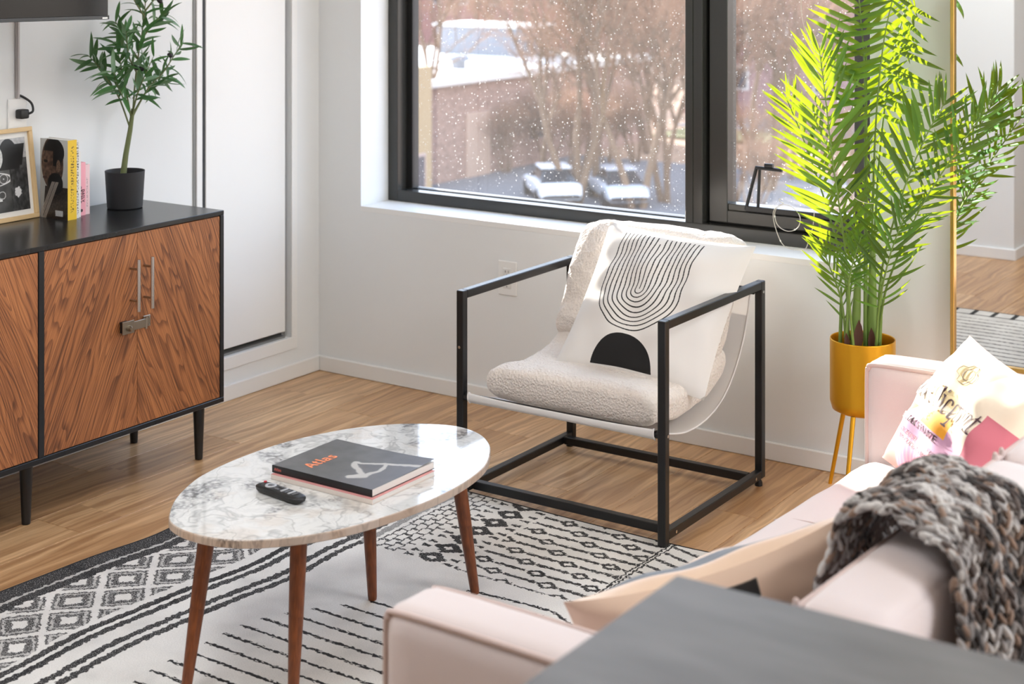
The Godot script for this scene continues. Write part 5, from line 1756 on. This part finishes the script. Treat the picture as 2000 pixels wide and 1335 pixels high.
func make_car(label: String, paint: Material, where: Vector3, turn: float):
	var t := thing("parked_car", label, "car", where, turn)
	var w := 0.9
	var st := [[-2.15, 0.55, 0.75], [-2.1, 0.75, 0.85], [-1.2, 0.85, 0.9], [-0.7, 0.9, 0.9], [0.9, 0.92, 0.9], [1.9, 0.9, 0.88], [2.15, 0.75, 0.82], [2.2, 0.5, 0.78]]
	put(t, "body", grid(func(u, v):
		var k: float = u * 7.0
		var i := mini(int(k), 6)
		var f := k - i
		var z: float = lerpf(st[i][0], st[i + 1][0], f)
		var top: float = lerpf(st[i][1], st[i + 1][1], f)
		var hw: float = lerpf(st[i][2], st[i + 1][2], f)
		var a: float = TAU * v
		return Vector3(signf(cos(a)) * pow(absf(cos(a)), 0.4) * hw, 0.28 + (top - 0.28) * (0.5 + 0.5 * signf(sin(a)) * pow(absf(sin(a)), 0.4)), z), 28, 28, false, true), paint)
	var cab := [[-1.05, 0.88, 0.80], [-0.35, 1.38, 0.66], [0.9, 1.42, 0.66], [1.65, 0.92, 0.78]]
	var glass := mat(rgb8(40, 46, 52), 0.1)
	put(t, "windows", grid(func(u, v):
		var k: float = u * 3.0
		var i := mini(int(k), 2)
		var f := k - i
		var a: float = PI * v
		return Vector3(cos(a) * lerpf(cab[i][2], cab[i + 1][2], f), 0.8 + (lerpf(cab[i][1], cab[i + 1][1], f) - 0.8) * pow(sin(a), 0.35), lerpf(cab[i][0], cab[i + 1][0], f)), 18, 18), glass)
	put(t, "roof", soft_box(Vector3(1.28, 0.08, 1.35), 0.03, Vector3(0, 0.03, 0), 8), paint, Vector3(0, 1.40, 0.28))
	var rubber := mat(rgb8(30, 30, 30), 0.8)
	for x in [-0.82, 0.82]:
		for z in [-1.35, 1.35]:
			put(t, "wheel", tube([Vector3(x - 0.1, 0.31, z), Vector3(x + 0.1, 0.31, z)], 0.31, 18), rubber)
func facade(t: Node3D, w: float, h: float, cols: int, rows: int, wall: Material, pitch_x: float, pitch_y: float, first: Vector2, ww: float, wh: float):
	# wall block with window openings built as set-in frames; front faces +z, origin at the foot of its left corner
	var frame := mat(rgb8(206, 202, 196), 0.6)
	var pane := mat(rgb8(60, 66, 76), 0.12)
	var outer := box(Vector3(-ww / 2, -wh / 2, -0.02), Vector3(ww / 2, wh / 2, 0.06), 0.01)
	var inner := box(Vector3(-ww / 2 + 0.12, -wh / 2 + 0.12, 0.04), Vector3(ww / 2 - 0.12, wh / 2 - 0.12, 0.075), 0.0)
	for i in cols:
		for j in rows:
			var p := Vector3(first.x + i * pitch_x, first.y + j * pitch_y, 0)
			if p.x > w - 0.6 or p.y > h - 0.6: continue
			var win := put(t, "window", outer, frame, p)
			put(win, "window_pane", inner, pane)
func build_outside():
	M.bark = mat(rgb8(124, 100, 78), 0.9)
	M.twig = mat(rgb8(166, 128, 100), 0.9)
	M.asphalt = mat(rgb8(112, 111, 112), 0.9)
	M.leaf_litter = mat(rgb8(190, 156, 126), 0.95)
	var gn := noise(101, 0.03, FastNoiseLite.TYPE_SIMPLEX_SMOOTH, 4)
	M.leaf_litter.albedo_texture = tex(256, 256, func(x, y):
		var v := 0.85 + 0.35 * gn.get_noise_2d(x * 2.0, y * 2.0)
		return Color(v, v * 0.98, v * 0.96))
	M.leaf_litter.uv1_triplanar = true
	M.leaf_litter.uv1_world_triplanar = true
	M.leaf_litter.uv1_scale = Vector3.ONE * 0.15
	M.dry_grass = mat(rgb8(112, 112, 66), 0.95)
	M.brick_far = mat(rgb8(150, 106, 96), 0.9)
	M.brick_mauve = mat(rgb8(152, 118, 116), 0.9)
	M.brick_tan = mat(rgb8(178, 146, 130), 0.9)
	var bn := noise(103, 0.06, FastNoiseLite.TYPE_SIMPLEX_SMOOTH, 3)
	var bt := tex(256, 256, func(x, y):
		var v := 0.92 + 0.18 * bn.get_noise_2d(x, y)
		if fposmod(y, 4.0) < 1.0: v += 0.06
		return Color(v, v, v))
	for m in [M.brick_far, M.brick_mauve, M.brick_tan]:
		m.albedo_texture = bt
		m.uv1_triplanar = true
		m.uv1_world_triplanar = true
		m.uv1_scale = Vector3.ONE * 0.2
	M.brick_pale = mat(rgb8(196, 168, 148), 0.9)
	M.roof_white = mat(rgb8(236, 232, 224), 0.8)
	M.grey_metal = mat(rgb8(118, 120, 126), 0.6)
	struct("ground", box(Vector3(-260, GY - 0.5, -300), Vector3(160, GY, -1.5), 0.0), M.leaf_litter)
	struct("road", box(Vector3(-37, GY, -62), Vector3(-21, GY + 0.03, -8), 0.0), M.asphalt)
	struct("parking_lot", box(Vector3(-39, GY, -118), Vector3(-24, GY + 0.03, -76), 0.0), M.asphalt)
	struct("grass_strip_field", box(Vector3(-37.5, GY, -75), Vector3(-27.5, GY + 0.12, -70.5), 0.0), M.dry_grass)
	# low building with a white flat roof
	var b := thing("street_building", "low tan brick building with a white flat roof beyond the trees", "building", Vector3(-37, GY, -69.5))
	put(b, "walls", box(Vector3(-26, 0, 0), Vector3(0, 4.25, 38), 0.0), M.brick_tan)
	put(b, "roof", box(Vector3(-26.2, 4.25, -0.2), Vector3(0.25, 4.42, 38.2), 0.03), M.roof_white)
	put(b, "parapet", box(Vector3(-0.1, 4.42, -0.2), Vector3(0.25, 4.6, 38.2), 0.03), M.roof_white)
	put(b, "roof_unit", box(Vector3(-11.3, 4.42, 1.0), Vector3(-5.7, 5.95, 4.0), 0.03), M.grey_metal, Vector3.ZERO, "grey metal plant room on the roof")
	put(b, "roof_unit_cap", box(Vector3(-11.5, 5.95, 0.8), Vector3(-5.5, 6.1, 4.2), 0.03), M.roof_white)
	for q in [[-4.0, 12.0], [-8.0, 16.0], [-3.5, 25.0]]:
		put(b, "roof_vent", lathe([Vector2(0.35, 4.4), Vector2(0.35, 4.75), Vector2(0.55, 4.8), Vector2(0.5, 5.0), Vector2(0, 5.05)], 14), M.grey_metal, Vector3(q[0], 0, q[1]))
	var fr := mat(rgb8(176, 150, 136), 0.6)
	var pn := mat(rgb8(92, 84, 84), 0.25)
	for z in [4.5, 11.0, 23.5]:
		var win := put(b, "window", box(Vector3(-0.05, 1.1, z - 0.9), Vector3(0.06, 2.7, z + 0.9), 0.01), fr)
		put(win, "window_pane", box(Vector3(0.05, 1.22, z - 0.78), Vector3(0.075, 2.58, z + 0.78), 0.0), pn)
	put(b, "doorway", box(Vector3(0, 0, 15.2), Vector3(0.12, 2.9, 17.0), 0.02), M.brick_pale, Vector3.ZERO, "pale brick pilaster")
	# brick blocks behind
	var a := on_z(1335, 0, -82.0)
	var rb := thing("street_building", "tall red-brown brick apartment block behind the palm side of the window", "building", Vector3(a.x, GY, -82))
	put(rb, "walls", box(Vector3(0, 0, -16), Vector3(58, 14.5, 0), 0.0), M.brick_mauve)
	facade(rb, 34, 14, 13, 4, M.brick_mauve, 2.55, 2.9, Vector2(1.4, 2.4), 0.95, 1.5)
	var rc := thing("street_building", "long mauve brick building standing behind the white flat roof", "building", Vector3(-135, GY, -128))
	put(rc, "walls", box(Vector3(0, 0, -15), Vector3(82, 14.5, 0), 0.0), M.brick_far)
	facade(rc, 82, 14.5, 22, 4, M.brick_far, 3.6, 3.2, Vector2(4, 5.0), 1.2, 1.7)
	var hs := thing("street_building", "narrow yellow-tan house wall with a dark window at the pane edge", "building", Vector3(-35.2, GY, -39.6))
	put(hs, "walls", box(Vector3(0, 0, 0), Vector3(6.0, 6.2, 9), 0.0), mat(rgb8(168, 142, 106), 0.9))
	var hw := put(hs, "window", box(Vector3(5.95, 1.9, 0.4), Vector3(6.06, 3.2, 1.5), 0.01), fr)
	put(hw, "window_pane", box(Vector3(6.05, 2.0, 0.5), Vector3(6.075, 3.1, 1.4), 0.0), pn)
	# cars
	make_car("white car parked under the bare trees, half behind a trunk", mat(rgb8(238, 238, 238), 0.25), on_y(1078, 388, GY + 0.03), 0.75)
	make_car("silver car parked behind the white car under the bare trees", mat(rgb8(196, 200, 206), 0.25, 0.3), on_y(1205, 392, GY + 0.03), 0.75)
	# trees
	var protos := [make_tree(3, 12.5, 3), make_tree(8, 11.5, 2), make_tree(14, 13.0, 1)]
	var spots := [[1122, 398, 0, 0.3, 1.0], [1245, 408, 1, 1.2, 1.0], [1056, 384, 2, 2.0, 0.62], [1300, 395, 0, 2.2, 0.8], [1165, 384, 2, 4.1, 0.95], [835, 352, 2, 1.0, 0.95], [1420, 360, 1, 3.0, 0.9], [1500, 372, 0, 4.0, 0.85], [1350, 330, 2, 5.2, 1.0], [1270, 300, 1, 0.6, 1.0], [1200, 258, 0, 3.5, 1.1], [1470, 290, 2, 2.6, 0.9], [960, 236, 1, 2.9, 0.0], [1290, 250, 1, 1.9, 1.2], [1560, 330, 1, 0.4, 0.9]]
	var first := {}
	var names := ["leafless tree with a cluster of three forked stems outside the window", "leafless tree with twin leaning stems outside the window", "slender leafless tree with a single stem outside the window"]
	for s in spots:
		if s[4] <= 0.0: continue
		var o: Node3D = protos[s[2]]
		if first.has(s[2]): o = copy_of(protos[s[2]], "bare_tree")
		first[s[2]] = true
		o.position = on_y(s[0], s[1], GY)
		o.rotation.y = s[3]
		o.scale = Vector3.ONE * s[4]
		o.set_meta("label", names[s[2]])
	# low leafless bushes along the wall of the low building
	var bush := make_tree(21, 4.2, 5)
	var k := 0
	for q in [[905, 318], [985, 306], [1030, 330], [1095, 300], [1150, 300], [1310, 372], [1345, 400], [1440, 330], [1530, 392]]:
		var o: Node3D = bush if k == 0 else copy_of(bush, "bare_bush")
		if k == 0: o.name = numbered("bare_bush")
		o.position = on_y(q[0], q[1], GY) + Vector3(3.6, 0, 1.6)
		o.rotation.y = k * 1.7
		o.scale = Vector3.ONE * (0.8 + 0.12 * (k % 3))
		o.set_meta("label", "low leafless bush with many thin stems outside the window")
		o.set_meta("category", "bush")
		o.set_meta("group", "leafless bushes outside the window")
		k += 1
	# row of trees behind the low roof
	for i in 7:
		var o := copy_of(protos[i % 3], "bare_tree")
		o.position = Vector3(-88.0 + i * 6.4, GY, -92.0 - 6.0 * (i % 2))
		o.rotation.y = i * 1.3
		o.scale = Vector3.ONE * (0.85 + 0.1 * (i % 3))
		o.set_meta("label", "leafless tree in the row behind the white flat roof")
		o.set_meta("group", "leafless trees behind the low roof")
